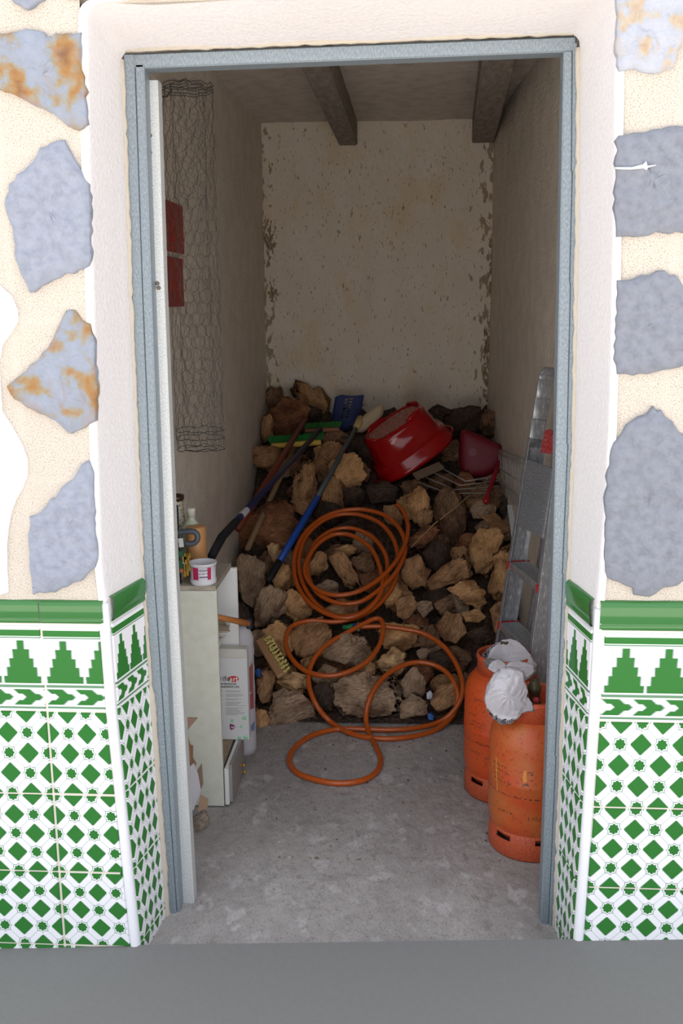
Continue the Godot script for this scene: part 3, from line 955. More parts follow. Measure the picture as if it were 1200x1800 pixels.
func build_logs():
	var W := Vector3.ZERO
	# against the back wall, left
	log_piece("470,684 494,681 498,700 495,716 472,718 468,700", "bark", 60, -0.05, 0.9, "dark brown chunk of firewood in the top left corner, standing against both walls")
	log_piece("510,692 523,671 535,676 550,685 560,680 580,700 581,708 575,718 563,736 545,722 528,707", "brown", -40, -0.02, 0.55, "split plank of firewood with a slit along it, highest on the pile at left")
	log_piece("475,725 490,712 505,706 530,708 540,722 538,742 520,760 500,768 481,768 478,745", "red", 10, 0.0, 0.9, "thick half-round reddish log below the split plank, above the green broom")
	log_piece("461,731 477,730 480,750 479,768 460,782", "brown", 80, 0.02, 0.9, "small upright billet of firewood beside the left wall, left of the half-round reddish log")
	log_piece("538,710 566,722 558,742 536,738", "dark", 0, -0.04, 0.9, "dark piece of firewood tucked beneath the split plank, above the wooden brush")
	log_piece("441,794 452,786 470,787 492,790 499,802 490,818 470,824 452,820 444,810", "brown", 15, 0.03, 0.9, "pale knobbly log nearest the left wall, just under the green broom head")
	log_piece("520,835 526,808 534,797 548,812 556,840 560,868 556,890 548,906 534,895 518,872 516,852", "brown", 84, 0.02, 0.6, "tall wedge-shaped split log standing between the wooden broom pole and the blue-grey pole")
	log_piece("552,792 575,774 600,782 602,812 590,838 566,852 554,830", "brown", 50, -0.01, 0.9, "brown rough log right of the tall wedge, crossed by the blue-grey pole")
	log_piece("578,818 600,804 622,800 634,812 640,832 632,852 612,860 596,846 584,834", "tan", 40, 0.03, 0.7, "light tan log with a dark rotten hollow, left of the red basin", Vector3(0.1, -0.1, 0.45))
	log_piece("568,764 596,758 622,772 612,800 582,804", "bark", 20, -0.03, 0.9, "dark barked log under the blue dustpan")
	log_piece("620,772 652,764 648,800 626,806", "dark", 80, -0.04, 0.9, "dark log in the gap between the grey mop pole and the red basin")
	# against the back wall, right
	log_piece("782,735 800,724 822,714 838,718 843,738 832,758 812,772 790,780 776,762", "dark", 35, -0.03, 0.8, "big dark log behind the red basin, up against the back wall")
	log_piece("845,750 852,716 862,722 871,729 876,746 868,766 852,770", "bark", 80, -0.02, 0.8, "upright dark brown log in the right back corner")
	log_piece("772,782 804,772 808,806 780,812", "bark", 10, -0.04, 0.9, "dark log between the red basin and the maroon dustpan")
	log_piece("812,862 850,850 884,858 888,882 852,892 822,884", "bark", 10, -0.03, 0.8, "brown weathered log lying under the maroon dustpan and the wire rack")
	log_piece("822,893 848,880 866,886 871,898 856,910 836,910", "grey", 20, 0.02, 0.7, "curled grey log end at the tip of the maroon dustpan's handle", Vector3(0.0, 0.0, 0.4))
	log_piece("846,906 870,903 894,928 884,940 860,930", "brown", -35, 0.0, 0.7, "flat brown log sloping down to the white plastic strip")
	log_piece("878,872 898,878 896,900 880,902", "dark", 10, 0.0, 0.8, "small dark log beside the upper end of the white plastic strip")
	log_piece("640,852 672,846 700,858 690,880 655,884", "dark", 0, -0.02, 0.8, "dark log in the shade just below the red basin")
	log_piece("700,848 735,842 756,856 740,872 712,874", "bark", 8, -0.02, 0.8, "brown log below the wooden slat of the rack, right of the hose end")
	log_piece("604,862 632,856 642,872 628,892 606,886", "dark", 30, -0.01, 0.8, "dark log above the top of the hose coil")
	# left flank
	log_piece("408,945 420,926 440,908 468,890 498,884 514,895 519,918 514,946 498,966 470,978 445,970 418,958", "red", 15, 0.03, 0.75, "large reddish log at the left, lying under the ends of the broom poles")
	log_piece("470,962 478,956 488,958 495,968 491,982 480,988 472,976", "pale", 60, 0.06, 0.7, "small pale log beside the blue pole, below the large reddish log")
	log_piece("417,986 434,978 452,982 464,1000 466,1024 455,1046 444,1062 428,1058 418,1030", "grey", 75, 0.04, 0.7, "grey weathered log just behind the cabinet top")
	log_piece("456,986 474,974 482,990 472,1012 460,1008", "bark", 70, 0.02, 0.8, "small brown log wedged between the grey log and the blue pole")
	log_piece("478,1004 494,982 506,990 512,1008 516,1026 502,1040 482,1032", "tan", 70, 0.07, 0.7, "light tan log at the black tip of the blue pole")
	log_piece("416,1060 430,1062 440,1080 436,1098 418,1094", "dark", 80, 0.0, 0.8, "dark log behind the cabinet, below the grey weathered log")
	log_piece("447,1078 453,1052 466,1038 488,1034 500,1044 496,1072 488,1092 466,1102 450,1096", "grey", 60, 0.08, 0.85, "big grey-faced stump above the yellow-bristled brush")
	log_piece("497,1046 516,1040 532,1050 546,1066 541,1086 520,1092 500,1080", "tan", 40, 0.07, 0.8, "tan stump touching the bottom left of the hose coil")
	log_piece("462,1108 488,1092 512,1100 522,1120 512,1142 500,1152 486,1134 472,1122", "tan", -50, 0.05, 0.5, "flat tan split piece right above the yellow-bristled brush")
	log_piece("508,1122 522,1100 545,1090 566,1088 578,1104 582,1124 568,1148 545,1156 520,1150", "brown", 45, 0.08, 0.85, "round brown stump framed by the small hose loop")
	log_piece("566,1147 588,1126 615,1116 640,1122 656,1138 658,1156 636,1170 606,1164 580,1158", "grey", 20, 0.08, 0.75, "grey and brown cracked stump inside the right part of the small hose loop")
	log_piece("620,1196 636,1172 654,1158 663,1170 658,1194 648,1212 636,1206", "pale", 70, 0.08, 0.6, "pale splintered piece standing on the big flat block")
	log_piece("662,1166 676,1150 692,1140 712,1150 710,1172 696,1194 676,1186", "pale", -40, 0.08, 0.6, "pale fan-shaped piece right of the splintered one, above the big flat block")
	log_piece("664,1106 690,1098 720,1094 738,1104 732,1128 704,1142 676,1140", "tan", 8, 0.06, 0.55, "flat tan piece under the hose right of the blue hose connector")
	log_piece("585,1202 612,1192 650,1188 688,1186 697,1212 696,1252 660,1258 602,1256 590,1228", "grey", 2, 0.08, 0.55, "big flat grey-brown block on the floor at the middle front of the pile")
	log_piece("474,1244 480,1222 498,1212 522,1222 542,1236 552,1254 538,1274 508,1282 482,1276", "grey", 20, 0.06, 0.85, "round grey stump with pale rings on the floor at the left front")
	log_piece("446,1264 452,1244 468,1250 475,1270 462,1280 448,1279", "tan", 60, 0.05, 0.8, "small orange-brown log on the floor next to the white sack")
	log_piece("452,1182 474,1174 483,1196 476,1226 460,1236 453,1214", "brown", 75, 0.05, 0.6, "brown bent slab beside the white sack, above the small orange-brown log")
	log_piece("487,1198 502,1186 520,1184 538,1188 541,1206 526,1222 506,1214", "pale", -20, 0.08, 0.7, "pale broken piece below the tip of the yellow-bristled brush")
	log_piece("546,1192 574,1170 592,1178 592,1204 568,1208", "grey", 20, 0.06, 0.8, "small grey piece under the bottom of the small hose loop")
	log_piece("548,1208 574,1200 586,1226 582,1248 560,1244", "dark", 70, 0.05, 0.8, "dark grey log between the round front stump and the big flat block")
	log_piece("527,1162 546,1152 552,1166 536,1176", "brown", 20, 0.05, 0.8, "little brown chip below the round brown stump")
	# around and inside the hose coil
	log_piece("541,996 556,972 574,975 574,1000 558,1014 545,1010", "brown", 60, 0.03, 0.8, "dark-sided brown log inside the coil at its left")
	log_piece("578,980 592,973 606,974 620,1000 637,1034 622,1046 600,1016", "brown", -60, 0.05, 0.6, "long brown slab slanting down through the middle of the hose coil")
	log_piece("588,966 612,957 632,966 612,977", "tan", -8, 0.02, 0.7, "thin tan piece inside the hose coil near its top")
	log_piece("616,982 640,968 656,984 652,1006 630,1004", "bark", 30, 0.03, 0.8, "rounded brown log inside the coil at its right")
	log_piece("556,1030 576,1017 594,1030 592,1050 564,1050", "grey", 20, 0.03, 0.8, "greyish log in the lower left of the hose coil")
	log_piece("568,1070 600,1054 632,1058 626,1082 586,1086", "brown", 10, 0.04, 0.8, "brown log behind the lowest strands of the hose coil")
	log_piece("520,958 540,940 552,955 548,985 528,990", "red", 70, 0.0, 0.8, "reddish log behind the left strands of the hose coil")
	log_piece("585,925 620,915 648,930 640,950 598,950", "dark", 5, 0.0, 0.8, "dark log behind the upper strands of the hose coil")
	log_piece("672,892 696,888 709,910 700,928 680,918", "brown", -55, 0.02, 0.7, "small brown log just below the free end of the hose")
	# right flank
	log_piece("700,882 716,868 736,854 750,872 753,890 744,906 730,918 714,905", "tan", 70, 0.04, 0.7, "light tan block right of the free end of the hose")
	log_piece("733,906 748,893 761,900 756,926 738,924", "brown", 60, 0.03, 0.8, "brown log end under the light tan block")
	log_piece("762,890 772,866 790,857 804,870 814,900 814,936 800,966 786,958 770,925", "bark", 80, 0.03, 0.6, "tall dark brown log with a fibrous face in the middle of the right half")
	log_piece("716,968 722,946 748,926 770,914 775,930 748,960 728,974", "red", 32, 0.05, 0.65, "reddish-tan split log slanting up to the right beside the hose")
	log_piece("746,972 764,952 786,960 791,984 778,1002 756,998", "dark", 80, 0.06, 0.9, "dark log end with a charred shiny face")
	log_piece("744,1032 764,1010 790,990 814,974 826,992 824,1014 792,1025 760,1036", "brown", 30, 0.05, 0.6, "long brown split log sloping below the charred log end")
	log_piece("822,972 830,950 842,930 868,926 886,952 876,966 868,992 855,1014 838,1006", "tan", 60, 0.07, 0.8, "gnarled pale tan root stump near the ladder")
	log_piece("857,1030 868,1004 866,976 880,964 898,962 904,984 894,1004 898,1030 886,1056 870,1052", "tan", 85, 0.06, 0.7, "hook-shaped root with a dark hollow, touching the ladder's upper step", Vector3(0.25, 0.5, 0.5))
	log_piece("788,1036 808,1028 834,1024 850,1040 854,1060 840,1074 816,1056", "tan", 10, 0.06, 0.7, "broad tan log below the gnarled root stump")
	log_piece("704,1014 716,984 736,980 754,1004 746,1026 722,1036", "brown", 60, 0.05, 0.8, "speckled brown stump right of the hose coil")
	log_piece("666,1028 694,1022 706,1040 700,1060 680,1064 666,1050", "tan", 40, 0.04, 0.8, "brown log with a tan side at the lower right of the hose coil")
	log_piece("698,1056 722,1044 734,1070 716,1086 696,1086", "brown", 45, 0.04, 0.8, "brown slanted log under the speckled brown stump")
	log_piece("730,1062 754,1054 762,1070 742,1086", "grey", 20, 0.03, 0.8, "small grey log right of the brown slanted log")
	log_piece("762,1060 790,1050 802,1074 776,1082", "bark", 20, 0.02, 0.8, "dark brown log under the long sloping split log")
	log_piece("813,1080 838,1070 854,1085 842,1094 820,1092", "tan", -5, 0.05, 0.7, "flat light chip of wood under the broad tan log")
	log_piece("860,1072 884,1060 898,1076 892,1108 872,1116", "brown", 70, 0.04, 0.7, "yellowish brown log beside the ladder's lower step")
	log_piece("768,1098 788,1076 806,1080 817,1108 802,1130 780,1122", "brown", 70, 0.05, 0.8, "brown-grey stump beside the big hose loop at its upper right")
	log_piece("822,1112 850,1100 866,1124 832,1132", "dark", 10, 0.03, 0.8, "dark log above the farther gas bottle")
	log_piece("738,1110 760,1098 772,1118 756,1140 738,1132", "bark", 60, 0.03, 0.8, "dark brown log enclosed by the big hose loop")
	log_piece("752,1150 788,1138 808,1158 790,1182 760,1178", "dark", 10, 0.02, 0.8, "dark log low in the pile, right of the pale fan-shaped piece")
	log_piece("700,1198 728,1174 746,1198 742,1222 712,1228", "grey", 70, 0.05, 0.8, "pointed dusty grey log inside the right hose loop")
	log_piece("754,1228 778,1206 800,1200 802,1234 772,1250", "brown", 35, 0.06, 0.8, "brown log on the floor inside the right hose loop")
	log_piece("700,1240 726,1222 750,1232 748,1254 706,1260", "grey", 10, 0.04, 0.7, "dusty grey lump on the floor right of the big flat block")
	log_piece("806,1190 820,1180 830,1210 814,1232", "bark", 70, 0.02, 0.8, "brown log half hidden behind the farther gas bottle")
	# pieces deep in the gaps
	var rg := RandomNumberGenerator.new()
	rg.seed = 5
	var kinds := ["dark", "bark", "brown", "grey", "red"]
	var tones := ["blackish", "dark brown", "light brown", "greyish", "reddish"]
	var zones := [["behind the broom poles", 450, 780, 545, 890], ["between the mop pole and the basin", 560, 780, 690, 880], ["near the wire shelf", 700, 800, 870, 890], ["below the large reddish log", 440, 960, 520, 1040], ["behind the hose coil", 530, 900, 700, 1060], ["near the charred log end", 715, 890, 890, 1010], ["near the scrubbing brush", 455, 1080, 540, 1215], ["behind the lower hose loops", 550, 1090, 700, 1215], ["below the long sloping split log", 710, 1040, 880, 1120], ["above the farther gas bottle", 715, 1120, 820, 1215]]
	for q in zones:
		for k in 5:
			var x := rg.randf_range(q[1], q[3])
			var y := lerpf(q[2], q[4], (((k * 2) % 5) + rg.randf()) / 5.0)
			var txt := ""
			var rr := rg.randf_range(21, 30)
			var el := rg.randf_range(0.8, 1.35)
			for n in 6:
				var a := TAU * n / 6 + rg.randf_range(-0.25, 0.25)
				txt += "%.0f,%.0f " % [x + cos(a) * rr * el * rg.randf_range(0.8, 1.15), y + sin(a) * rr / el * rg.randf_range(0.8, 1.15)]
			log_piece(txt, kinds[k], rg.randf_range(0, 180), -0.055, 0.8, "%s piece of firewood deep in the pile %s" % [tones[k], q[0]], W, "firewood deep in the pile")
	# crumbled bark and dust that fills the heap
	var s := sf()
	var nz := noise(9.0, 5, 4)
	var g := []
	for j in 46:
		var rw := []
		for i in 46:
			var z := lerpf(-1.36, ZB + 0.02, j / 45.0)
			var x := lerpf(left_x(z) + 0.01, right_x(z) - 0.01, i / 45.0)
			var h := maxf(0.006, SLOPE * (PZ0 - 0.20 - z)) + 0.05 * nz.get_noise_2d(x, z) * clampf((-1.36 - z) * 8.0, 0, 1)
			rw.append(Vector3(x, maxf(h, 0.003), z))
		g.append(rw)
	for j in 45:
		for i in 45: quad(s, g[j][i], g[j][i + 1], g[j + 1][i + 1], g[j + 1][i])
	var o := put("wood_debris", s, M.debris)
	o.set_meta("kind", "stuff")
	tag(o, "dark crumbled bark and dust filling the firewood heap", "debris")
	# chips scattered at the foot of the pile
	var mm := MultiMesh.new()
	mm.transform_format = MultiMesh.TRANSFORM_3D
	mm.use_colors = true
	var chip := sf(false)
	box(chip, Transform3D(), Vector3(1, 0.35, 0.5), 0.12)
	chip.generate_normals()
	mm.mesh = chip.commit()
	var cmat := plain(Color.WHITE, 0.9)
	cmat.vertex_color_use_as_albedo = true
	mm.mesh.surface_set_material(0, cmat)
	mm.instance_count = 620
	for k in 620:
		var zz := -1.36 + absf(rg.randfn(0.0, 0.14)) * (1.0 if k < 430 else 4.5)
		zz = clampf(zz, -1.42, -0.45)
		var xx := rg.randf_range(-0.5, 0.3)
		var sz := rg.randf_range(0.002, 0.006) * (1.0 if k < 560 else 1.8)
		mm.set_instance_transform(k, Transform3D(Basis.from_euler(Vector3(rg.randf() * 0.6, rg.randf() * TAU, rg.randf() * 0.6)).scaled(Vector3.ONE * sz), Vector3(xx, 0.003, zz)))
		var v := rg.randf()
		mm.set_instance_color(k, Color(0.05, 0.04, 0.03).lerp(Color(0.32, 0.22, 0.13), v) if rg.randf() < 0.8 else Color(0.6, 0.58, 0.55))
	var mi := MultiMeshInstance3D.new()
	mi.multimesh = mm
	mi.name = "wood_chips"
	add_child(mi)
	mi.set_meta("kind", "stuff")
	tag(mi, "bark crumbs and wood chips scattered on the concrete floor", "chips")

# ---------------------------------------------------------------- the hose
func build_hose():
	var t := thing("garden_hose", "orange garden hose, coiled on the firewood and looped out over the floor", "hose")
	# [x, y in the photo, metres nearer the eye than the pile face]
	var way := [[610, 1103, 0.125], [632, 1102, 0.125], [665, 1101, 0.125], [705, 1105, 0.12], [745, 1114, 0.115], [780, 1137, 0.11], [803, 1170, 0.105], [813, 1207, 0.10], [804, 1240, 0.07], [776, 1267, 0.03], [735, 1279, 0], [690, 1283, 0], [640, 1282, 0], [590, 1282, 0], [548, 1293, 0], [518, 1314, 0], [508, 1336, 0], [520, 1357, 0], [552, 1370, 0], [594, 1377, 0], [636, 1372, 0], [661, 1357, 0], [669, 1337, 0], [661, 1313, 0], [648, 1288, 0.02], [643, 1258, 0.075], [651, 1225, 0.11], [671, 1194, 0.115], [702, 1172, 0.11], [736, 1164, 0.105], [770, 1172, 0.10], [793, 1192, 0.10], [804, 1222, 0.08], [796, 1256, 0.04], [765, 1283, 0.008], [715, 1296, 0.004], [662, 1298, 0.012], [616, 1289, 0.012], [580, 1268, 0.05], [554, 1236, 0.11], [542, 1197, 0.125], [550, 1162, 0.135], [575, 1133, 0.14], [610, 1112, 0.14], [640, 1096, 0.14], [662, 1087, 0.14], [673, 1097, 0.145], [669, 1128, 0.15], [648, 1160, 0.15], [612, 1181, 0.15], [572, 1188, 0.15], [535, 1178, 0.145], [510, 1154, 0.14], [502, 1124, 0.135], [513, 1101, 0.125], [545, 1091, 0.115], [590, 1093, 0.11], [630, 1084, 0.11], [664, 1064, 0.105], [690, 1030, 0.10], [700, 990, 0.095], [692, 950, 0.09], [668, 920, 0.085], [632, 905, 0.085], [594, 905, 0.085], [560, 920, 0.085], [534, 950, 0.09], [525, 990, 0.095], [534, 1030, 0.10], [558, 1064, 0.105], [592, 1083, 0.11], [632, 1078, 0.115], [665, 1050, 0.12], [680, 1010, 0.115], [677, 975, 0.11], [655, 945, 0.105], [620, 929, 0.105], [585, 932, 0.105], [556, 952, 0.105], [541, 985, 0.11], [543, 1018, 0.115], [562, 1046, 0.12], [595, 1060, 0.125], [632, 1058, 0.13], [664, 1038, 0.135], [694, 1008, 0.13], [712, 970, 0.12], [705, 935, 0.11], [680, 908, 0.105], [640, 896, 0.10], [600, 898, 0.10], [562, 913, 0.10], [532, 942, 0.105], [517, 980, 0.11], [520, 1022, 0.115], [540, 1056, 0.12], [572, 1078, 0.125], [612, 1086, 0.13], [648, 1070, 0.135], [670, 1038, 0.135], [668, 1000, 0.13], [652, 965, 0.125], [620, 942, 0.12], [586, 940, 0.12], [555, 960, 0.125], [536, 996, 0.13], [545, 1026, 0.135], [575, 1044, 0.14], [615, 1044, 0.145], [655, 1026, 0.15], [690, 994, 0.145], [711, 958, 0.13], [717, 925, 0.115], [708, 898, 0.10], [697, 887, 0.085]]
	var pts := []
	for q in way:
		var p := pile(q[0], q[1], q[2])
		if p.y < 0.0105:
			p = aty(q[0], q[1], 0.0105)
		pts.append(p)
	var path := curve(pts, 6)
	var s := sf()
	tube(s, path, 0.0096, 10)
	var hm := plain(c8(192, 86, 16), 0.26)
	hm.clearcoat_enabled = true; hm.clearcoat = 0.4
	put("hose_tube", s, hm, t)
	# black braid seen in the skin: two fine counter-wound threads
	s = sf()
	for d in [1.0, -1.0]:
		var hel := []
		var acc := 0.0
		for i in path.size() - 1:
			var tan: Vector3 = (path[i + 1] - path[i]).normalized()
			var u := tan.cross(Vector3(0.3, 0.2, 0.9)).normalized()
			var w := tan.cross(u)
			for k in 3:
				acc += 0.55
				hel.append(path[i].lerp(path[i + 1], k / 3.0) + (u * cos(acc * d) + w * sin(acc * d)) * 0.0094)
		tube(s, hel, 0.0005, 3, false)
	put("braid_thread", s, plain(c8(120, 44, 14), 0.5), t)
	# click connector
	var a: Vector3 = pts[0]
	var b: Vector3 = pts[1]
	var dir := (a - b).normalized()
	var q0 := b + (b - a) * 0.02
	var c := holder("connector", t)
	s = sf()
	tube(s, [q0 - dir * 0.004, q0, q0 + dir * 0.012, q0 + dir * 0.026, q0 + dir * 0.03], [0.0125, 0.0155, 0.0160, 0.0155, 0.011], 14)
	put("collar", s, plain(c8(28, 66, 128), 0.4), c)
	s = sf()
	tube(s, [q0 + dir * 0.003, q0 + dir * 0.0032, q0 + dir * 0.0085, q0 + dir * 0.0088], [0.0158, 0.0166, 0.0166, 0.0158], 14)
	put("yellow_ring", s, plain(c8(190, 200, 40), 0.4), c)
	s = sf()
	tube(s, [q0 + dir * 0.028, q0 + dir * 0.03, q0 + dir * 0.036, q0 + dir * 0.05, q0 + dir * 0.066, q0 + dir * 0.068], [0.011, 0.0142, 0.0138, 0.0100, 0.0090, 0.006], 14)
	put("nozzle_socket", s, plain(c8(24, 120, 70), 0.4), c)

func bar(called: String, s: SurfaceTool, m: Material, parent: Node): put(called, s, m, parent)
func build_tools():
	# brooms and poles lying up the pile
	var t := thing("broom", "broom with a reddish brown pole leaning up the left flank of the pile", "broom")
	var s := sf()
	var a := pile(537, 736, 0.10)
	var b := atx(418, 930, -0.69)
	tube(s, [a, a.lerp(b, 0.5), b], 0.0145, 12)
	put("pole", s, plain(c8(118, 48, 24), 0.45), t)
	brush_head(t, pile(566, 752, 0.06), [534, 747, 598, 744], 0.045, 0.03, c8(40, 110, 40), c8(138, 90, 58), 0.026, 0.022)
	t = thing("broom", "broom with green bristles, a yellow head and a bare wooden pole", "broom")
	s = sf()
	a = pile(516, 788, 0.075)
	b = pile(434, 966, 0.14)
	tube(s, [a, a.lerp(b, 0.5), b.lerp(a, 0.01), b], [0.0115, 0.0120, 0.0125, 0.010], 12)
	put("pole", s, plain(c8(150, 122, 88), 0.6), t)
	brush_head(t, pile(520, 776, 0.065), [474, 779, 566, 772], 0.05, 0.04, c8(28, 120, 46), c8(212, 176, 70), 0.032, 0.026)
	t = thing("broom_pole", "dark blue painted metal pole with a scraped white band and black hand grip", "pole")
	s = sf()
	a = pile(563, 755, 0.125)
	b = atx(390, 944, -0.655)
	var g := atx(372, 978, -0.665)
	tube(s, [a, a.lerp(b, 0.5), b], 0.0125, 12)
	put("pole", s, plain(c8(30, 34, 74), 0.35), t)
	s = sf()
	tube(s, [a.lerp(b, 0.80), a.lerp(b, 0.803), a.lerp(b, 0.845), a.lerp(b, 0.85)], [0.0124, 0.0130, 0.0130, 0.0124], 12)
	put("scraped_band", s, plain(c8(200, 200, 206), 0.6), t)
	s = sf()
	tube(s, [b.lerp(a, 0.12), b.lerp(a, 0.10), b, g], [0.0125, 0.0155, 0.0165, 0.0150], 12)
	put("hand_grip", s, plain(c8(24, 24, 28), 0.7), t)
	# the mop pole: grey above, blue below, black tip
	t = thing("mop", "mop with a cream cloth head, grey and blue pole and black tip", "mop")
	a = pile(628, 748, 0.10)
	var m := pile(557, 875, 0.12)
	var e := pile(489, 990, 0.145)
	var f := pile(471, 1022, 0.145)
	s = sf()
	tube(s, [a, m], 0.0125, 12)
	put("pole", s, plain(c8(92, 100, 104), 0.4, 0.3), t)
	s = sf()
	tube(s, [m.lerp(a, 0.01), m, e], [0.013, 0.0145, 0.0145], 12)
	put("sleeve", s, plain(c8(22, 76, 168), 0.35), t)
	s = sf()
	tube(s, [e.lerp(m, 0.02), e, e.lerp(f, 0.7), f], [0.0147, 0.0165, 0.0160, 0.010], 12)
	put("tip", s, plain(c8(22, 22, 24), 0.6), t)
	var L := lump(pxlist("624,746 628,738 645,722 660,710 670,708 676,716 672,728 656,744 640,758 628,760"), pile(650, 735, 0.09), 42, 0.8, 0.06, 900, 0, 30, 12)
	var o := put("cloth_head", L[0], plain(c8(184, 168, 140), 0.9), t)
	o.transform = L[1]
	s = sf()
	tube(s, [a.lerp(m, -0.10), a.lerp(m, -0.02), a.lerp(m, 0.05)], [0.022, 0.019, 0.014], 12)
	put("ferrule", s, plain(c8(188, 164, 110), 0.6), t)
	# blue dustpan with a slotted back
	t = thing("dustpan", "blue plastic dustpan with rows of slots, standing against the back wall", "dustpan")
	var zz := -2.98
	var cs := CSGPolygon3D.new()
	var pp := pxpoly("591,697 600,694 618,696 639,694 637,712 632,734 627,753 612,756 596,754 584,738 588,716", zz)
	cs.polygon = pp
	cs.depth = 0.012
	cs.mode = CSGPolygon3D.MODE_DEPTH
	cs.name = "pan"
	var bm := plain(c8(8, 34, 98), 0.6)
	cs.material = bm
	t.add_child(cs)
	cs.position.z = zz
	for r in 7:
		for c in 2:
			var q := atz(601 + c * 8.5 + r * 1.3, 734 - r * 5.2 - c * 1.5, zz)
			var hb := CSGBox3D.new()
			hb.size = Vector3(0.017, 0.0075, 0.05)
			hb.operation = CSGShape3D.OPERATION_SUBTRACTION
			hb.position = Vector3(q.x, q.y, 0.0)
			hb.rotation.z = 0.25
			hb.name = "slot"
			hb.material = bm
			cs.add_child(hb, true)
	s = sf(false)
	for k in [[0, 1], [1, 2], [2, 3], [6, 7], [3, 4], [4, 5], [5, 6]]:
		pass
	for k in [[591, 697, 584, 738], [639, 694, 627, 753], [596, 754, 627, 754]]:
		var q0 := atz(k[0], k[1], zz + 0.01)
		var q1 := atz(k[2], k[3], zz + 0.01)
		beam(s, q0 + Vector3(0, 0, 0.02), q1 + Vector3(0, 0, 0.02), 0.006, 0.05, Vector3(1, 0.3, 0), 0.002)
	put("rim", s, bm, t)
	# red basin, upside down and tilted
	t = thing("basin", "large red plastic basin lying upside down on the pile, dusty base up", "basin")
	var ctr := pile(706, 768, 0.10)
	var cr := B * Vector3(1, 0, 0)
	var cu := B * Vector3(0, 1, 0)
	var cb := B * Vector3(0, 0, 1)
	var ax := (cr * -0.50 + cu * 0.72 + cb * 0.27).normalized()
	var mx := (cr * 0.82 + cu * 0.57)
	mx = (mx - ax * mx.dot(ax)).normalized()
	t.transform = Transform3D(Basis(mx, ax, mx.cross(ax)), ctr)
	var mpp := absf((ctr - CAM).dot(cb)) / F
	var R := 72.0 * mpp
	s = sf()
	lathe(s, [Vector2(R * 0.96, -R * 0.55), Vector2(R * 1.06, -R * 0.57), Vector2(R * 1.08, -R * 0.52), Vector2(R * 1.06, -R * 0.47), Vector2(R * 1.03, -R * 0.42), Vector2(R * 1.015, -R * 0.25), Vector2(R * 0.99, -R * 0.20), Vector2(R * 0.90, -R * 0.17), Vector2(R * 0.84, R * 0.30), Vector2(R * 0.83, R * 0.40), Vector2(R * 0.76, R * 0.44), Vector2(R * 0.70, R * 0.44), Vector2(R * 0.68, R * 0.405)], 72, Transform3D(), 0.7)
	lathe(s, [Vector2(R * 0.66, R * 0.38), Vector2(R * 0.80, R * 0.36), Vector2(R * 0.88, -R * 0.17), Vector2(R * 0.97, -R * 0.22), Vector2(R * 0.94, -R * 0.55), Vector2(R * 0.96, -R * 0.55)], 72, Transform3D(), 0.7)
	var rm := plain(c8(164, 8, 12), 0.13)
	put("shell", s, rm, t)
	s = sf()
	lathe(s, [Vector2(R * 0.69, R * 0.40), Vector2(R * 0.5, R * 0.41), Vector2(R * 0.2, R * 0.402), Vector2(0, R * 0.40)], 72, Transform3D(), 0.7)
	put("base", s, tri_mat(ntex(noise(0.03, 91, 5), [[0.0, c8(150, 40, 36)], [0.35, c8(176, 84, 74)], [0.6, c8(206, 158, 144)], [1.0, c8(224, 208, 196)]]), null, Vector3.ONE * 5.0, 0.7), t).set_meta("label", "dusty base")
	for a0 in [0.5, 2.4, 3.9, 5.5]:      # the raised feet of the base
		s = sf()
		var fp := []
		for k in 7:
			var aa: float = a0 + 0.13 * k
			var mm := pow(pow(absf(cos(aa)), 2.7) + pow(absf(sin(aa)), 2.7), -1.0 / 2.7) * R * 0.74
			fp.append(Vector3(cos(aa) * mm, R * 0.45, sin(aa) * mm))
		tube(s, fp, [0.004, 0.013, 0.015, 0.016, 0.015, 0.013, 0.004], 8)
		put("foot", s, rm, t)
	for sx in [-1, 1]:
		s = sf()
		var hp := []
		for k in 9:
			var aa := PI * k / 8.0
			hp.append(Vector3(sx * (R * 1.04 + sin(aa) * R * 0.10), -R * 0.52, cos(aa) * R * 0.34))
		tube(s, hp, 0.007, 8)
		put("handle", s, rm, t)
	# maroon dustpan with a handle
	t = thing("dustpan", "maroon plastic dustpan with a straight red handle, beside the right wall", "dustpan")
	var mp := plain(c8(116, 8, 30), 0.55)
	L = lump(pxlist("806,754 816,754 838,762 864,774 886,785 890,796 884,810 872,826 850,838 826,838 808,830 803,808 804,780"), pile(845, 798, 0.05), 0, 0.42, 0.02, 950, 0, 48, 16, Vector3.ZERO, 0.42, 0.0)
	o = put("pan", L[0], mp, t)
	o.transform = L[1]
	s = sf()
	var dc := pile(831, 795, 0.05) + (CAM - pile(831, 795, 0.05)).normalized() * 0.049
	var dd := (CAM - dc).normalized()
	lathe(s, [Vector2(0.026, -0.01), Vector2(0.026, 0.0), Vector2(0.018, 0.003), Vector2(0.0, 0.003)], 20, Transform3D(Basis(Quaternion(Vector3.UP, dd)), dc))
	put("worn_boss", s, tri_mat(ntex(noise(0.08, 92, 3), [[0.0, c8(120, 30, 46)], [1.0, c8(170, 130, 140)]]), null, Vector3.ONE * 12.0, 0.6), t)
	s = sf()
	var h0 := pile(879, 806, 0.085)
	var h1 := pile(856, 872, 0.11)
	var h2 := pile(853, 884, 0.11)
	tube(s, [h0, h0.lerp(h1, 0.5), h1, h1.lerp(h2, 0.3), h1.lerp(h2, 0.8), h2], [0.011, 0.010, 0.0095, 0.014, 0.014, 0.008], 12)
	put("handle", s, plain(c8(176, 20, 40), 0.4), t)
	# wooden-slatted wire shelf lying on the pile
	t = thing("wire_shelf", "wire shelf with two weathered wooden slats lying under the maroon dustpan", "shelf")
	var wood := plain(c8(128, 108, 88), 0.85)
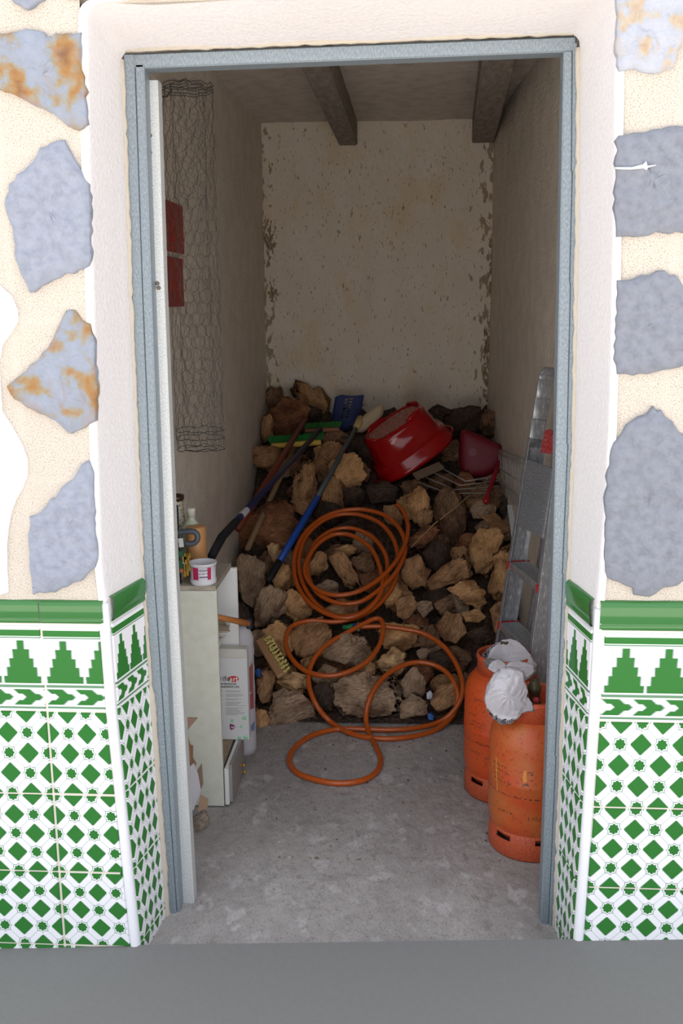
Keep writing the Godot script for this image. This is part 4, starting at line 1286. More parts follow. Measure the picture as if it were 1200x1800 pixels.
	for k in [[729, 838, 776, 818], [874, 842, 910, 822]]:
		s = sf(false)
		beam(s, pile(k[0], k[1], 0.085), pile(k[2], k[3], 0.085), 0.045, 0.014, Vector3(1, 0, 0), 0.002)
		put("slat", s, wood, t)
	var wm := plain(c8(186, 184, 178), 0.4, 0.4)
	for k in 4:
		s = sf()
		var f0 := k / 3.0
		tube(s, [pile(lerpf(735, 775, f0), lerpf(848, 822, f0), 0.068), pile(lerpf(790, 818, f0), lerpf(868, 846, f0), 0.068), pile(lerpf(866, 900, f0), lerpf(866, 832, f0), 0.068)], 0.0025, 6)
		put("wire", s, wm, t)
	# white wire rack standing along the right wall
	t = thing("wire_rack", "white wire rack leaning on the right wall behind the ladder", "rack")
	var rk := func(f: float, v: float) -> Vector3:      # f from the far end to the near one, v up
		var z := lerpf(-2.62, -1.55, f)
		var y := lerpf(lerpf(0.692, 0.764, f), lerpf(0.831, 0.937, f), v)
		return Vector3(right_x(z) - 0.022, y, z)
	for v in [1.0, 0.86, 0.4, 0.0]:
		s = sf()
		tube(s, [rk.call(0.0, v), rk.call(1.0, v)], 0.0032, 6)
		put("rail", s, wm, t)
	for k in 22:
		s = sf()
		tube(s, [rk.call(k / 21.0, 1.0), rk.call(k / 21.0, -0.3)], 0.002, 5)
		put("wire", s, wm, t)
	# plastic profiles
	t = thing("plastic_strip", "narrow white plastic strip standing behind the ladder rail", "strip")
	s = sf(false)
	beam(s, pile(906, 838, 0.14), pile(920, 905, 0.17), 0.012, 0.006, Vector3(1, 0, 0.3), 0.001)
	put("strip", s, plain(c8(214, 226, 236), 0.4), t)
	t = thing("plastic_strip", "wide white plastic strip wedged between the firewood and the ladder", "strip")
	s = sf(false)
	beam(s, pile(898, 888, 0.13), pile(913, 992, 0.17), 0.034, 0.008, Vector3(1, 0, 0.3), 0.001)
	put("strip", s, plain(c8(206, 212, 216), 0.4), t)
	# dry cane
	t = thing("dry_stalk", "thin dry straw stalk lying across the right half of the pile", "stalk")
	s = sf()
	tube(s, [pile(848, 848, 0.10), pile(800, 893, 0.11), pile(764, 920, 0.10), pile(722, 962, 0.12)], [0.002, 0.003, 0.0032, 0.0015], 6)
	put("stalk", s, plain(c8(176, 146, 100), 0.8), t)
	# scrubbing brush
	t = thing("scrubbing_brush", "wooden scrubbing brush with yellow bristles, lying left at the foot of the pile", "brush")
	var ba := pile(459, 1124, 0.14)
	var bb := pile(496, 1186, 0.14)
	s = sf(false)
	var dirb := (bb - ba).normalized()
	var tow := (CAM - ba).normalized()
	var sd := tow.cross(dirb).normalized()
	beam(s, ba - dirb * 0.005, bb + dirb * 0.005, 0.046, 0.02, sd, 0.005)
	put("back", s, plain(c8(178, 134, 94), 0.6), t)
	var sgn := 1.0 if sd.x > 0 else -1.0
	s = sf(false)
	var rg := RandomNumberGenerator.new()
	rg.seed = 9
	for k in 10:
		for r in 3:
			var p := ba.lerp(bb, (k + 0.5) / 10.0) + sd * sgn * (0.006 + 0.010 * r) + tow * 0.008
			for q in 5:
				var j := Vector3(rg.randf_range(-1, 1), rg.randf_range(-1, 1), rg.randf_range(-1, 1)) * 0.003
				beam(s, p + j, p + j * 1.5 + tow * 0.018 + sd * sgn * 0.008, 0.0052, 0.0052, sd, 0.0005)
	put("bristle_tufts", s, plain(c8(226, 210, 128), 0.8), t)

func brush_head(t: Node, p: Vector3, ends: Array, bh: float, dep: float, green: Color, block: Color, bristle: float, wood: float):
	var mpp := absf((p - CAM).dot(B * Vector3(0, 0, 1))) / F
	var r := B * Vector3(1, 0, 0)
	var u := B * Vector3(0, 1, 0)
	var w := B * Vector3(0, 0, 1)
	var mid := Vector2((ends[0] + ends[2]) / 2.0, (ends[1] + ends[3]) / 2.0)
	var d := Vector2(ends[2] - ends[0], ends[1] - ends[3])
	var ax := (r * d.x + u * d.y).normalized()
	var upv := w.cross(ax)
	var ln := d.length() * mpp
	var s := sf(false)
	box(s, Transform3D(Basis(ax, upv, w), p - upv * wood * 0.5), Vector3(ln * 0.96, wood, dep), 0.006)
	put("head_block", s, plain(block, 0.55), t)
	s = sf(false)
	var rg := RandomNumberGenerator.new()
	rg.seed = int(ln * 1000.0)
	var n := int(ln / 0.0075)
	for k in n:
		for z in 5:
			var x := (k + 0.5) / n - 0.5
			var b0 := p + ax * x * ln + w * (z / 4.0 - 0.5) * dep * 0.9
			var b1 := b0 + upv * bristle * rg.randf_range(0.9, 1.08) + ax * (x * 0.02 + rg.randf_range(-0.002, 0.002)) + w * rg.randf_range(-0.003, 0.003)
			beam(s, b0, b1, 0.0062, 0.0075, ax, 0.001)
	put("bristles", s, plain(green, 0.8), t)

# ---------------------------------------------------------------- gas bottles, ladder
func lathe_uv(s: SurfaceTool, prof: Array, n: int, y0: float, y1: float):
	for i in prof.size() - 1:
		for k in n:
			var q := []
			var t := []
			for e in [[i, k], [i + 1, k], [i + 1, k + 1], [i, k + 1]]:
				var a: float = TAU * e[1] / n
				q.append(Vector3(prof[e[0]].x * cos(a), prof[e[0]].y, prof[e[0]].x * sin(a)))
				t.append(Vector2(1.0 - float(e[1]) / n, 1.0 - (prof[e[0]].y - y0) / (y1 - y0)))
			quv(s, q, t)
func bottle_image(near: bool) -> Image:
	var n := 1024
	var im := Image.create(n, 512, false, Image.FORMAT_RGB8)
	var a := noise(0.006, 61, 4)
	var b := noise(0.05, 62, 4)
	for y in 512:
		for x in n:
			var k := 0.5 + 0.5 * a.get_noise_2d(x, y)
			var col := c8(214, 72, 26).lerp(c8(200, 92, 40), k) if not near else c8(200, 70, 28).lerp(c8(192, 106, 50), clampf(k * 1.5 - 0.1, 0, 1))
			var d := b.get_noise_2d(x, y)
			if d > 0.42: col = col.lerp(c8(120, 52, 26), 0.5)
			im.set_pixel(x, y, col)
	var rg := RandomNumberGenerator.new()
	rg.seed = 77 if near else 78
	# worn black stencil marks, too rubbed to read
	var rows := [[0.56, 0.36, 6], [0.56, 0.40, 7], [0.56, 0.44, 5], [0.57, 0.475, 7], [0.70, 0.36, 3], [0.60, 0.70, 5], [0.72, 0.71, 4]] if near else [[0.60, 0.20, 4], [0.57, 0.34, 4], [0.59, 0.39, 6], [0.58, 0.425, 7], [0.62, 0.56, 4], [0.58, 0.65, 5], [0.66, 0.67, 3]]
	for r in rows:
		for g in r[2]:
			var x0: int = int(r[0] * n) + g * 13
			var y0 := int(r[1] * 512)
			for st in 4:
				var hor := rg.randf() < 0.5
				var ox: int = x0 + rg.randi_range(0, 5)
				var oy := y0 + rg.randi_range(0, 9)
				for q in 8:
					if rg.randf() < 0.75: im.set_pixel(mini(ox + (q if hor else 0), n - 1), mini(oy + (0 if hor else q), 511), c8(70, 34, 22))
					if rg.randf() < 0.55: im.set_pixel(mini(ox + (q if hor else 1), n - 1), mini(oy + (1 if hor else q), 511), c8(84, 40, 24))
	for x in range(0, n):
		for y in range(290, 300):
			if b.get_noise_2d(x * 1.5, y * 3.0) > 0.12 and absf(y - 295 + 2.0 * sin(x * 0.01)) < 3.0: im.set_pixel(x, y, c8(74, 40, 28))
	if near:
		for y in range(170, 296):
			var x := 590 + int((y - 170) * 0.10) + (1 if (y / 9) % 2 else 0)
			for w in 4: im.set_pixel(x + w, y, c8(226, 160, 60))
		for w in 16: im.set_pixel(588 + w, 170, c8(226, 160, 60))
		for y in range(190, 240):
			for x in range(696, 760):
				if b.get_noise_2d(x * 0.8, y * 0.8) > 0.36: im.set_pixel(x, y, c8(90, 60, 36))
		for y in range(180, 240):
			for x in range(712, 732):
				if Vector2((x - 722) / 8.0, (y - 205) / 26.0).length() < 0.9 + 0.5 * b.get_noise_2d(x, y): im.set_pixel(x, y, c8(222, 140, 48))
	return im
func gas_bottle(label: String, p: Vector3, near: bool):
	var t := thing("gas_bottle", label, "gas bottle", p)
	var s := sf()
	lathe_uv(s, [Vector2(0.001, 0.028), Vector2(0.07, 0.032), Vector2(0.098, 0.05), Vector2(0.114, 0.08), Vector2(0.120, 0.115), Vector2(0.1205, 0.215), Vector2(0.1215, 0.218), Vector2(0.1215, 0.224), Vector2(0.1205, 0.227), Vector2(0.120, 0.318), Vector2(0.117, 0.345), Vector2(0.108, 0.370), Vector2(0.092, 0.388), Vector2(0.065, 0.402), Vector2(0.03, 0.409), Vector2(0.001, 0.410)], 72, 0.03, 0.41)
	var bm := imat(bottle_image(near), 0.42)
	put("body", s, bm, t)
	var om := tri_mat(ntex(noise(0.05, 63, 4), [[0.0, c8(120, 50, 26)], [0.3, c8(186, 74, 40)], [1.0, c8(206, 110, 72)]]), null, Vector3.ONE * 5.0, 0.5)
	s = sf()
	var prof := [Vector2(0.100, 0.004), Vector2(0.112, 0.0), Vector2(0.1175, 0.008), Vector2(0.1175, 0.045), Vector2(0.1165, 0.052), Vector2(0.1140, 0.068), Vector2(0.110, 0.078)]
	var n := 72
	for i in prof.size() - 1:
		for k in n:
			var slot: bool = i == 4 and (k % 12) in [1, 2, 3, 4, 5]
			if slot: continue
			var q := []
			for e in [[i, k], [i + 1, k], [i + 1, k + 1], [i, k + 1]]:
				var a: float = TAU * e[1] / n
				q.append(Vector3(prof[e[0]].x * cos(a), prof[e[0]].y, prof[e[0]].x * sin(a)))
			quad(s, q[0], q[1], q[2], q[3])
			var inw := []
			for v in q: inw.append(Vector3(v.x * 0.975, v.y, v.z * 0.975))
			quad(s, inw[3], inw[2], inw[1], inw[0])
	put("foot_ring", s, om, t)
	s = sf()
	lathe(s, [Vector2(0.072, 0.39), Vector2(0.083, 0.392), Vector2(0.083, 0.432), Vector2(0.086, 0.438), Vector2(0.085, 0.450), Vector2(0.080, 0.452), Vector2(0.078, 0.445), Vector2(0.078, 0.39)], 60)
	put("collar", s, om, t)
	var brass := plain(c8(96, 88, 66), 0.45, 0.5)
	var v := holder("valve", t)
	s = sf()
	lathe(s, [Vector2(0.020, 0.405), Vector2(0.020, 0.425), Vector2(0.015, 0.43), Vector2(0.015, 0.452), Vector2(0.0185, 0.456), Vector2(0.0185, 0.474), Vector2(0.015, 0.478), Vector2(0.012, 0.490), Vector2(0.007, 0.490), Vector2(0.006, 0.480), Vector2(0, 0.480)], 20)
	put("valve_body", s, brass, v)
	s = sf()
	lathe(s, [Vector2(0.008, 0.0), Vector2(0.008, 0.012), Vector2(0.005, 0.015), Vector2(0, 0.015)], 14, Transform3D(Basis(Vector3.RIGHT, PI / 2 - 0.2), Vector3(0.002, 0.437, 0.013)))
	put("red_knob", s, plain(c8(206, 70, 82), 0.5), v)
func crumple(t: Node, called: String, txt: String, p: Vector3, grain: float, thick: float, sd: int, mat: Material, rough := 0.16):
	if called.begins_with("bag"):      # centred on its own outline, at the distance of p
		var c := Vector2.ZERO
		for v in pxlist(txt): c += v
		c /= pxlist(txt).size()
		p = atz(c.x, c.y, p.z)
	var L := lump(pxlist(txt), p, grain, thick, rough, sd, 2, 72, 30, Vector3.ZERO, 0.6, 1.3, 1.0, 0.07 if called.begins_with("bag") else 0.0)
	var o := put(called, L[0], mat, t)
	o.transform = L[1]
func build_bottles():
	var pn := Vector3(0.352, 0, -0.572)
	var pf := Vector3(0.300, 0, -0.890)
	gas_bottle("scuffed orange gas bottle nearer the door, foot slots and valve showing", pn, true)
	gas_bottle("orange gas bottle standing farther in, partly hidden by the nearer one", pf, false)
	var pm := plain(c8(206, 202, 207), 0.3)
	pm.backlight_enabled = true
	pm.backlight = Color(0.35, 0.35, 0.36)
	pm.clearcoat_enabled = true; pm.clearcoat = 0.3
	var t := thing("plastic_bag", "white plastic bag tied over the top of the farther gas bottle", "bag")
	var top := pf + Vector3(0.0, 0.43, 0.0)
	crumple(t, "bag_dome", "842,1168 848,1152 858,1138 872,1129 890,1124 904,1126 920,1136 934,1152 941,1168 940,1182 925,1188 905,1184 892,1178 878,1172 862,1164 850,1172", top + Vector3(0, 0, 0.03), 10, 0.6, 701, pm)
	crumple(t, "bag_skirt", "850,1160 862,1157 880,1160 890,1168 884,1180 872,1184 856,1176", top + Vector3(0, 0, 0.088), 10, 0.25, 702, pm, 0.10)
	crumple(t, "bag_knot", "886,1172 896,1164 912,1162 932,1168 940,1180 930,1192 910,1196 894,1192 886,1182", top + Vector3(0, 0, 0.10), 20, 0.8, 703, pm, 0.2)
	t = thing("plastic_bag", "white plastic bag hanging over the collar of the nearer gas bottle", "bag")
	var q := pn + Vector3(0, 0, 0.085)
	crumple(t, "bag_hood", "853,1226 858,1206 868,1190 880,1178 896,1171 910,1173 920,1182 922,1200 928,1222 940,1250 926,1250 916,1254 906,1264 894,1274 878,1273 864,1262 856,1248", q, 75, 0.5, 711, pm)

func build_ladder():
	var t := thing("step_ladder", "paint-spattered aluminium step ladder with red caps leaning by the right wall", "ladder")
	var A := aty(855, 1312, 0.0)
	var Bp := aty(915, 1400, 0.0)
	var sv := (Bp - A).normalized()
	var n := Vector3.UP.cross(sv).normalized()
	if n.x < 0: n = -n
	var al := tri_mat(ntex(noise(0.03, 95, 4), [[0.0, c8(140, 142, 146)], [0.7, c8(178, 180, 184)], [0.8, c8(200, 202, 204)], [0.84, c8(234, 234, 234)], [1.0, c8(236, 236, 236)]]), null, Vector3(6, 2, 6), 0.32)
	al.metallic = 0.5
	var red := plain(c8(176, 16, 26), 0.45)
	var up := (Vector3.UP * 1.274 + n * 0.172).normalized()
	var nn := up.cross(sv).normalized()      # out of the ladder's plane
	if nn.dot(CAM - A) < 0: nn = -nn
	# front rails: channels
	for k in 2:
		var f: Vector3 = A if k == 0 else Bp
		var len := 1.08 if k == 0 else 1.10
		var s := sf(false)
		var e: Vector3 = f + up * len - sv * (0.0 if k == 0 else 0.10)
		var g: Vector3 = f + up * 0.03
		var inn := sv * (0.009 if k == 0 else -0.009)
		beam(s, g, e, 0.006, 0.058, sv, 0.001)
		beam(s, g + nn * 0.0275 + inn, e + nn * 0.0275 + inn, 0.02, 0.003, sv, 0.001)
		beam(s, g - nn * 0.0275 + inn, e - nn * 0.0275 + inn, 0.02, 0.003, sv, 0.001)
		put("rail", s, al, t)
		s = sf(false)
		beam(s, f, f + up * 0.05, 0.014, 0.066, sv, 0.003)
		put("foot", s, plain(c8(40, 40, 42), 0.7), t)
	# hoop above the platform
	var hp := []
	for q in [0.0, 0.35, 0.62, 0.84]: hp.append(A + up * (1.05 + q * 0.26) + sv * 0.0)
	var c0 := A + up * 1.27 + sv * 0.04
	for k in 5:
		var a := PI - PI / 2 * k / 4.0
		hp.append(c0 + sv * 0.04 * cos(a) + up * 0.04 * sin(a))
	var c1 := Bp + up * 1.27 - sv * 0.14
	for k in 5:
		var a := PI / 2 - PI / 2 * k / 4.0
		hp.append(c1 + sv * 0.04 * cos(a) + up * 0.04 * sin(a))
	for q in [0.84, 0.62, 0.35, 0.0]: hp.append(Bp - sv * 0.10 + up * (1.05 + q * 0.26))
	var s := sf()
	for i in hp.size() - 1:
		var d: Vector3 = (hp[i + 1] - hp[i])
		beam(s, hp[i] - d * 0.04, hp[i + 1] + d * 0.04, 0.006, 0.05, d.cross(nn), 0.0015)
	put("hoop", s, al, t)
	# rear legs folded behind
	for k in 2:
		var f: Vector3 = (A if k == 0 else Bp) - nn * 0.075 + sv * (0.03 if k == 0 else -0.03)
		s = sf(false)
		beam(s, f + up * 0.0, f + up * 1.0 - sv * (0.0 if k == 0 else 0.09), 0.03, 0.022, sv, 0.001)
		put("rear_leg", s, al, t)
	for h in [0.2, 0.62]:
		s = sf(false)
		beam(s, A - nn * 0.075 + up * h, Bp - nn * 0.075 + up * h - sv * 0.09 * h, 0.02, 0.012, up, 0.001)
		put("brace", s, al, t)
	# treads with red end caps
	for h in [0.235, 0.445, 0.655]:
		var st := holder("step", t)
		var a: Vector3 = A + up * h + sv * 0.012
		var b: Vector3 = Bp + up * h - sv * (0.012 + 0.09 * h)
		var flat := (nn - Vector3.UP * nn.dot(Vector3.UP)).normalized()
		var cc: Vector3 = (a + b) / 2.0 - flat * 0.004
		s = sf(false)
		var bas := Basis(sv, Vector3.UP, sv.cross(Vector3.UP))
		box(s, Transform3D(bas, cc), Vector3(a.distance_to(b) - 0.012, 0.024, 0.07), 0.003)
		for k in 9:
			box(s, Transform3D(bas, cc + Vector3.UP * 0.0125 + bas.z * (-0.030 + 0.0075 * k)), Vector3(a.distance_to(b) - 0.02, 0.002, 0.004), 0.0007)
		put("tread", s, al, st)
		for e in [a, b]:
			s = sf(false)
			box(s, Transform3D(bas, cc + (e - (a + b) / 2.0)), Vector3(0.007, 0.028, 0.078), 0.003)
			put("end_cap", s, red, st)
	# platform, folded up flat against the rails
	s = sf(false)
	var p0 := A + sv * 0.155 + up * 0.80 + nn * 0.026
	var p1 := A + sv * 0.150 + up * 1.015 + nn * 0.026
	beam(s, p0, p1, 0.235, 0.012, sv, 0.003)
	for k in 24:
		var q := p0.lerp(p1, (k + 1.0) / 25.0) + nn * 0.0068
		beam(s, q - sv * 0.10, q + sv * 0.10, 0.0045, 0.003, up, 0.0008)
	put("platform", s, tri_mat(ntex(noise(0.05, 97, 4), [[0.0, c8(104, 106, 110)], [0.6, c8(136, 138, 142)], [0.76, c8(150, 152, 156)], [0.79, c8(226, 226, 226)], [1.0, c8(230, 230, 230)]]), null, Vector3.ONE * 6.0, 0.45), t)
	# red hinge bracket
	s = sf(false)
	var o := onplane(962, 775, A + nn * 0.05, nn)
	var pl := PackedVector2Array()
	for q in [[957, 756], [964, 754], [978, 782], [978, 799], [949, 796], [952, 776]]:
		var p := onplane(q[0], q[1], o, nn) - o
		pl.append(Vector2(p.dot(sv), p.dot(up)))
	var bz := sv.cross(up).normalized()
	prism(s, pl, Transform3D(Basis(sv, up, bz), o), 0.02, 0.003)
	put("hinge_bracket", s, tri_mat(ntex(noise(0.06, 98, 4), [[0.0, c8(170, 12, 20)], [0.68, c8(176, 16, 24)], [0.74, c8(226, 220, 220)], [1.0, c8(230, 226, 226)]]), null, Vector3.ONE * 6.0, 0.5), t)

# ---------------------------------------------------------------- left side: cabinet and what stands on it
func build_left():
	var cream := tri_mat(ntex(noise(0.02, 101, 4), [[0.0, c8(206, 206, 190)], [1.0, c8(218, 218, 204)]]), null, Vector3.ONE * 2.0, 0.5)
	var white := plain(c8(226, 226, 224), 0.45)
	var t := thing("cabinet", "small cream cabinet without its upper door, drawer pulled out, along the left wall", "cabinet")
	var zn := -0.723
	var zf := -0.985
	var xf := -0.556
	var xb := -0.668
	var H := 0.692
	var s := sf(false)
	boxat(s, Vector3(xb, 0.004, zn - 0.016), Vector3(xf, H, zn), 0.0015)
	put("side_panel", s, cream, t)
	s = sf(false)
	boxat(s, Vector3(xb - 0.04, 0.004, zf), Vector3(xf + 0.018, H, zf + 0.016), 0.0015)
	put("side_panel", s, white, t)
	s = sf(false)
	boxat(s, Vector3(xb, H - 0.004, zf), Vector3(xf - 0.002, H + 0.012, zn), 0.0015)
	put("top_board", s, tri_mat(ntex(noise(0.02, 102, 4), [[0.0, c8(150, 140, 126)], [1.0, c8(186, 176, 160)]]), null, Vector3.ONE * 2.0, 0.6), t)
	s = sf(false)
	boxat(s, Vector3(xb, 0.50, zf + 0.016), Vector3(xf - 0.006, 0.514, zn - 0.016), 0.001)
	put("shelf_board", s, white, t)
	s = sf(false)
	boxat(s, Vector3(xb - 0.012, 0.02, zf), Vector3(xb, H, zn), 0.001)
	put("back_panel", s, cream, t)
	s = sf(false)
	boxat(s, Vector3(xb, 0.112, zf + 0.016), Vector3(xf - 0.004, 0.126, zn - 0.016), 0.001)
	put("compartment_floor", s, tri_mat(ntex(noise(0.02, 103, 4), [[0.0, c8(138, 118, 96)], [1.0, c8(170, 150, 126)]]), null, Vector3.ONE * 3.0, 0.8), t)
	var d := holder("drawer", t)
	s = sf(false)
	boxat(s, Vector3(xf + 0.003, 0.008, zf + 0.02), Vector3(xf + 0.016, 0.127, zn - 0.001), 0.002)
	put("drawer_front", s, white, d)
	s = sf(false)
	boxat(s, Vector3(xb + 0.02, 0.03, zf + 0.02), Vector3(xf + 0.003, 0.10, zf + 0.03), 0.001)
	put("drawer_side", s, white, d)
	s = sf(false)
	boxat(s, Vector3(xf + 0.016, 0.010, zf + 0.018), Vector3(xf + 0.024, 0.132, zn - 0.018), 0.0015)
	put("face_board", s, plain(c8(150, 144, 138), 0.6), d)
	for q in [[427, 1352], [429, 1366]]:
		s = sf()
		var kp := Vector3(xf + 0.024, 0.052 - (q[1] - 1352) * 0.0022, -0.905 - (q[1] - 1352) * 0.001)
		lathe(s, [Vector2(0.004, 0.0), Vector2(0.0035, 0.004), Vector2(0.006, 0.007), Vector2(0.0065, 0.010), Vector2(0.004, 0.013), Vector2(0, 0.0135)], 14, Transform3D(Basis(Vector3.BACK, -PI / 2), kp))
		put("knob", s, plain(c8(196, 158, 76), 0.3, 0.6), d)
	# powder packet
	t = thing("powder_packet", "white cardboard powder packet with a red oval and purple logo, inside the cabinet", "packet")
	var bz := -0.928
	var l := atz(383, 1298, bz)
	var r := atz(438, 1298, bz)
	var tp := atz(438, 1143, bz)
	var x0 := l.x - 0.045
	s = sf(false)
	boxat(s, Vector3(x0, 0.127, bz - 0.04), Vector3(r.x, tp.y, bz), 0.003)
	put("box", s, plain(c8(214, 214, 212), 0.6), t)
	s = sf(false)
	boxat(s, Vector3(x0, tp.y - 0.026, bz - 0.036), Vector3(r.x - 0.001, tp.y + 0.004, bz + 0.003), 0.002)
	put("folded_flap", s, plain(c8(206, 204, 192), 0.6), t)
	var print_ := holder("front_print", t)
	var wd := func(px_: float) -> float: return atz(px_, 1220, bz).x
	text("rifos", 413 - 27, 1197, 12, bz + 0.0012, c8(34, 34, 36), print_, false)
	s = sf()
	var ov := PackedVector2Array()
	for k in 24:
		var p := atz(410 + 9.5 * cos(TAU * k / 24), 1193.5 + 5.4 * sin(TAU * k / 24), bz)
		ov.append(Vector2(p.x, p.y))
	prism(s, ov, Transform3D(Basis(), Vector3(0, 0, bz + 0.0010)), 0.001, 0.0001)
	put("red_oval", s, plain(c8(204, 40, 36), 0.5), print_)
	text("art", 403, 1197.5, 11, bz + 0.0016, c8(240, 236, 232), print_, true)
	text("DA EN POLVO", 386, 1203.5, 4.6, bz + 0.0010, c8(50, 50, 52), print_, true)
	text("OJADORGO (UP)", 386, 1208.5, 4.6, bz + 0.0010, c8(50, 50, 52), print_, true)
	s = sf(false)
	var rg := RandomNumberGenerator.new()
	rg.seed = 3
	for k in 22:
		var y := 1214 + k * 2.0
		if k in [2, 6, 9, 14]: continue
		var a := atz(397, y, bz)
		var b := atz(431 - rg.randf_range(0, 14), y + 0.4, bz)
		beam(s, a + Vector3(0, 0, 0.0006), b + Vector3(0, 0, 0.0006), 0.0010, 0.0004, Vector3.UP, 0.0001)
	put("text_lines", s, plain(c8(140, 138, 138), 0.6), print_)
	s = sf(false)
	for k in 9:
		var a := atz(388, 1214 + k * 8.0, bz)
		boxat(s, a + Vector3(-0.004, -0.0015, 0), a + Vector3(0.004, 0.0015, 0.0008), 0.0001)
	put("side_marks", s, plain(c8(176, 140, 138), 0.6), print_)
	s = sf()
	ov = PackedVector2Array()
	for q in [[404, 1272], [411, 1274], [414, 1277.5], [411, 1281], [405, 1283], [403.5, 1277]]:
		var p := atz(q[0], q[1], bz)
		ov.append(Vector2(p.x, p.y))
	prism(s, ov, Transform3D(Basis(), Vector3(0, 0, bz + 0.001)), 0.001, 0.0001)
	put("purple_logo", s, plain(c8(126, 30, 92), 0.5), print_)
	text("ipb", 405.5, 1279.5, 5, bz + 0.0014, c8(230, 214, 222), print_, true)
	for q in [[408, 1267, 4], [430, 1262, 5], [424, 1277, 3], [432, 1296, 5], [420, 1297, 4]]:
		s = sf()
		ov = PackedVector2Array()
		for k in 12:
			var p := atz(q[0] + q[2] * cos(TAU * k / 12) * rg.randf_range(0.5, 1.1), q[1] + q[2] * sin(TAU * k / 12) * rg.randf_range(0.5, 1.1), bz)
			ov.append(Vector2(p.x, p.y))
		prism(s, ov, Transform3D(Basis(), Vector3(0, 0, bz + 0.0008)), 0.0006, 0.0001)
		put("green_stain", s, plain(c8(150, 214, 172), 0.6), print_)
	# rolled plastic sack
	t = thing("plastic_sack", "rolled white plastic sack with red and blue print standing behind the cabinet", "sack")
	var sz := -1.20
	var sb := aty(432, 1318, 0.0)
	sb.z = minf(sb.z, -1.10)
	var sc := atz(428, 1325, sb.z)
	var sr := absf(atz(449.5, 1250, sb.z).x - sc.x)
	var sh := atz(430, 1102, sb.z).y
	t.position = Vector3(sc.x, 0, sb.z)
	s = sf()
	var nz := noise(14.0, 33, 3)
	var pr := []
	for k in 22:
		var f := k / 21.0
		pr.append(Vector2(sr * (0.98 + 0.05 * nz.get_noise_1d(k * 0.7)) * (1.0 if f < 0.93 else 1.0 - (f - 0.93) * 5.0), f * sh))
	pr.append(Vector2(0, sh))
	pr.push_front(Vector2(0, 0))
	lathe(s, pr, 30)
	var bagm := plain(c8(204, 202, 206), 0.35)
	put("sack_body", s, bagm, t)
	for q in [[1160, 1210, 0.99, c8(158, 92, 88)], [1208, 1240, 0.99, c8(168, 84, 86)], [1262, 1278, 0.985, c8(110, 132, 180)]]:
		s = sf()
		for k in 6:
			var a0 := 0.45 + k * 0.10
			var a1 := a0 + 0.10
			var y0 := atz(445, q[1], sb.z).y
			var y1 := atz(445, q[0], sb.z).y
			var rr := sr * 1.045
			quad(s, Vector3(cos(a0) * rr, y0, sin(a0) * rr), Vector3(cos(a0) * rr, y1 - 0.004 * k, sin(a0) * rr), Vector3(cos(a1) * rr, y1 - 0.004 * (k + 1), sin(a1) * rr), Vector3(cos(a1) * rr, y0, sin(a1) * rr))
		put("printed_patch", s, plain(q[3], 0.5), t)
	# hammer handle poking out of the cabinet
	t = thing("hammer", "hammer lying on the cabinet shelf, its wooden handle poking out", "hammer")
	s = sf()
	var h0 := atz(370, 1082, -0.80)
	var h1 := atz(436, 1096, -0.93)
	tube(s, [h0, h0.lerp(h1, 0.4), h1], [0.008, 0.009, 0.0105], 12)
	put("handle", s, plain(c8(186, 120, 64), 0.45), t)
	s = sf(false)
	var hd := (h1 - h0).normalized()
	beam(s, h1 - Vector3(0, 0.016, 0) + hd * 0.006, h1 + Vector3(0, 0.016, 0) + hd * 0.006, 0.018, 0.018, hd, 0.003)
	put("head", s, plain(c8(46, 54, 64), 0.5, 0.4), t)
	# papers on the shelf
	t = thing("folded_paper", "sheaf of folded papers on the cabinet shelf under the hammer", "paper")
	for k in 3:
		s = sf(false)
		box(s, Transform3D(Basis.from_euler(Vector3(0.05 * k, 0.2 * k, 0.06 - 0.05 * k)), Vector3(-0.60, 0.520 + 0.008 * k, -0.86)), Vector3(0.09, 0.003, 0.10), 0.0005)
		put("sheet", s, plain([c8(204, 198, 186), c8(214, 212, 204), c8(176, 160, 136)][k], 0.8), t)
	# on the cabinet top
	var ty := H + 0.012
	t = thing("paint_tub", "small white plastic tub with a magenta printed label on the cabinet's front corner", "tub")
	var tc := aty(357, 1022, ty)
	tc = Vector3(atz(357, 1010, -0.758).x, ty, -0.758)
	t.position = tc
	var tr := 0.5 * absf(atz(382, 1015, -0.765).x - atz(334, 1015, -0.765).x)
	var th := absf(atz(357, 988, -0.765 + tr * 0.9).y - atz(357, 1026, -0.765 + tr * 0.9).y)
	s = sf()
	lathe(s, [Vector2(0, 0), Vector2(tr * 0.88, 0), Vector2(tr * 0.93, 0.003), Vector2(tr * 0.96, th * 0.22), Vector2(tr * 0.90, th * 0.24), Vector2(tr * 0.93, th * 0.86), Vector2(tr * 0.98, th * 0.88), Vector2(tr * 1.01, th * 0.97), Vector2(tr * 0.97, th), Vector2(tr * 0.92, th * 0.97), Vector2(tr * 0.90, th * 0.90), Vector2(0, th * 0.88)], 44)
	put("tub_body", s, plain(c8(218, 218, 222), 0.4), t)
	for q in [[1.74, 2.25, c8(186, 30, 84)], [0.72, 1.02, c8(186, 30, 84)]]:
		s = sf()
		for k in 6:
			var a0: float = lerpf(q[0], q[1], k / 6.0)
			var a1: float = lerpf(q[0], q[1], (k + 1) / 6.0)
			var r0 := tr * 0.915
			var r1 := tr * 0.94
			quad(s, Vector3(cos(a0) * r0, th * 0.28, sin(a0) * r0), Vector3(cos(a0) * r1, th * 0.84, sin(a0) * r1), Vector3(cos(a1) * r1, th * 0.84, sin(a1) * r1), Vector3(cos(a1) * r0, th * 0.28, sin(a1) * r0))
		put("magenta_label", s, plain(q[2], 0.5), t)
	s = sf(false)
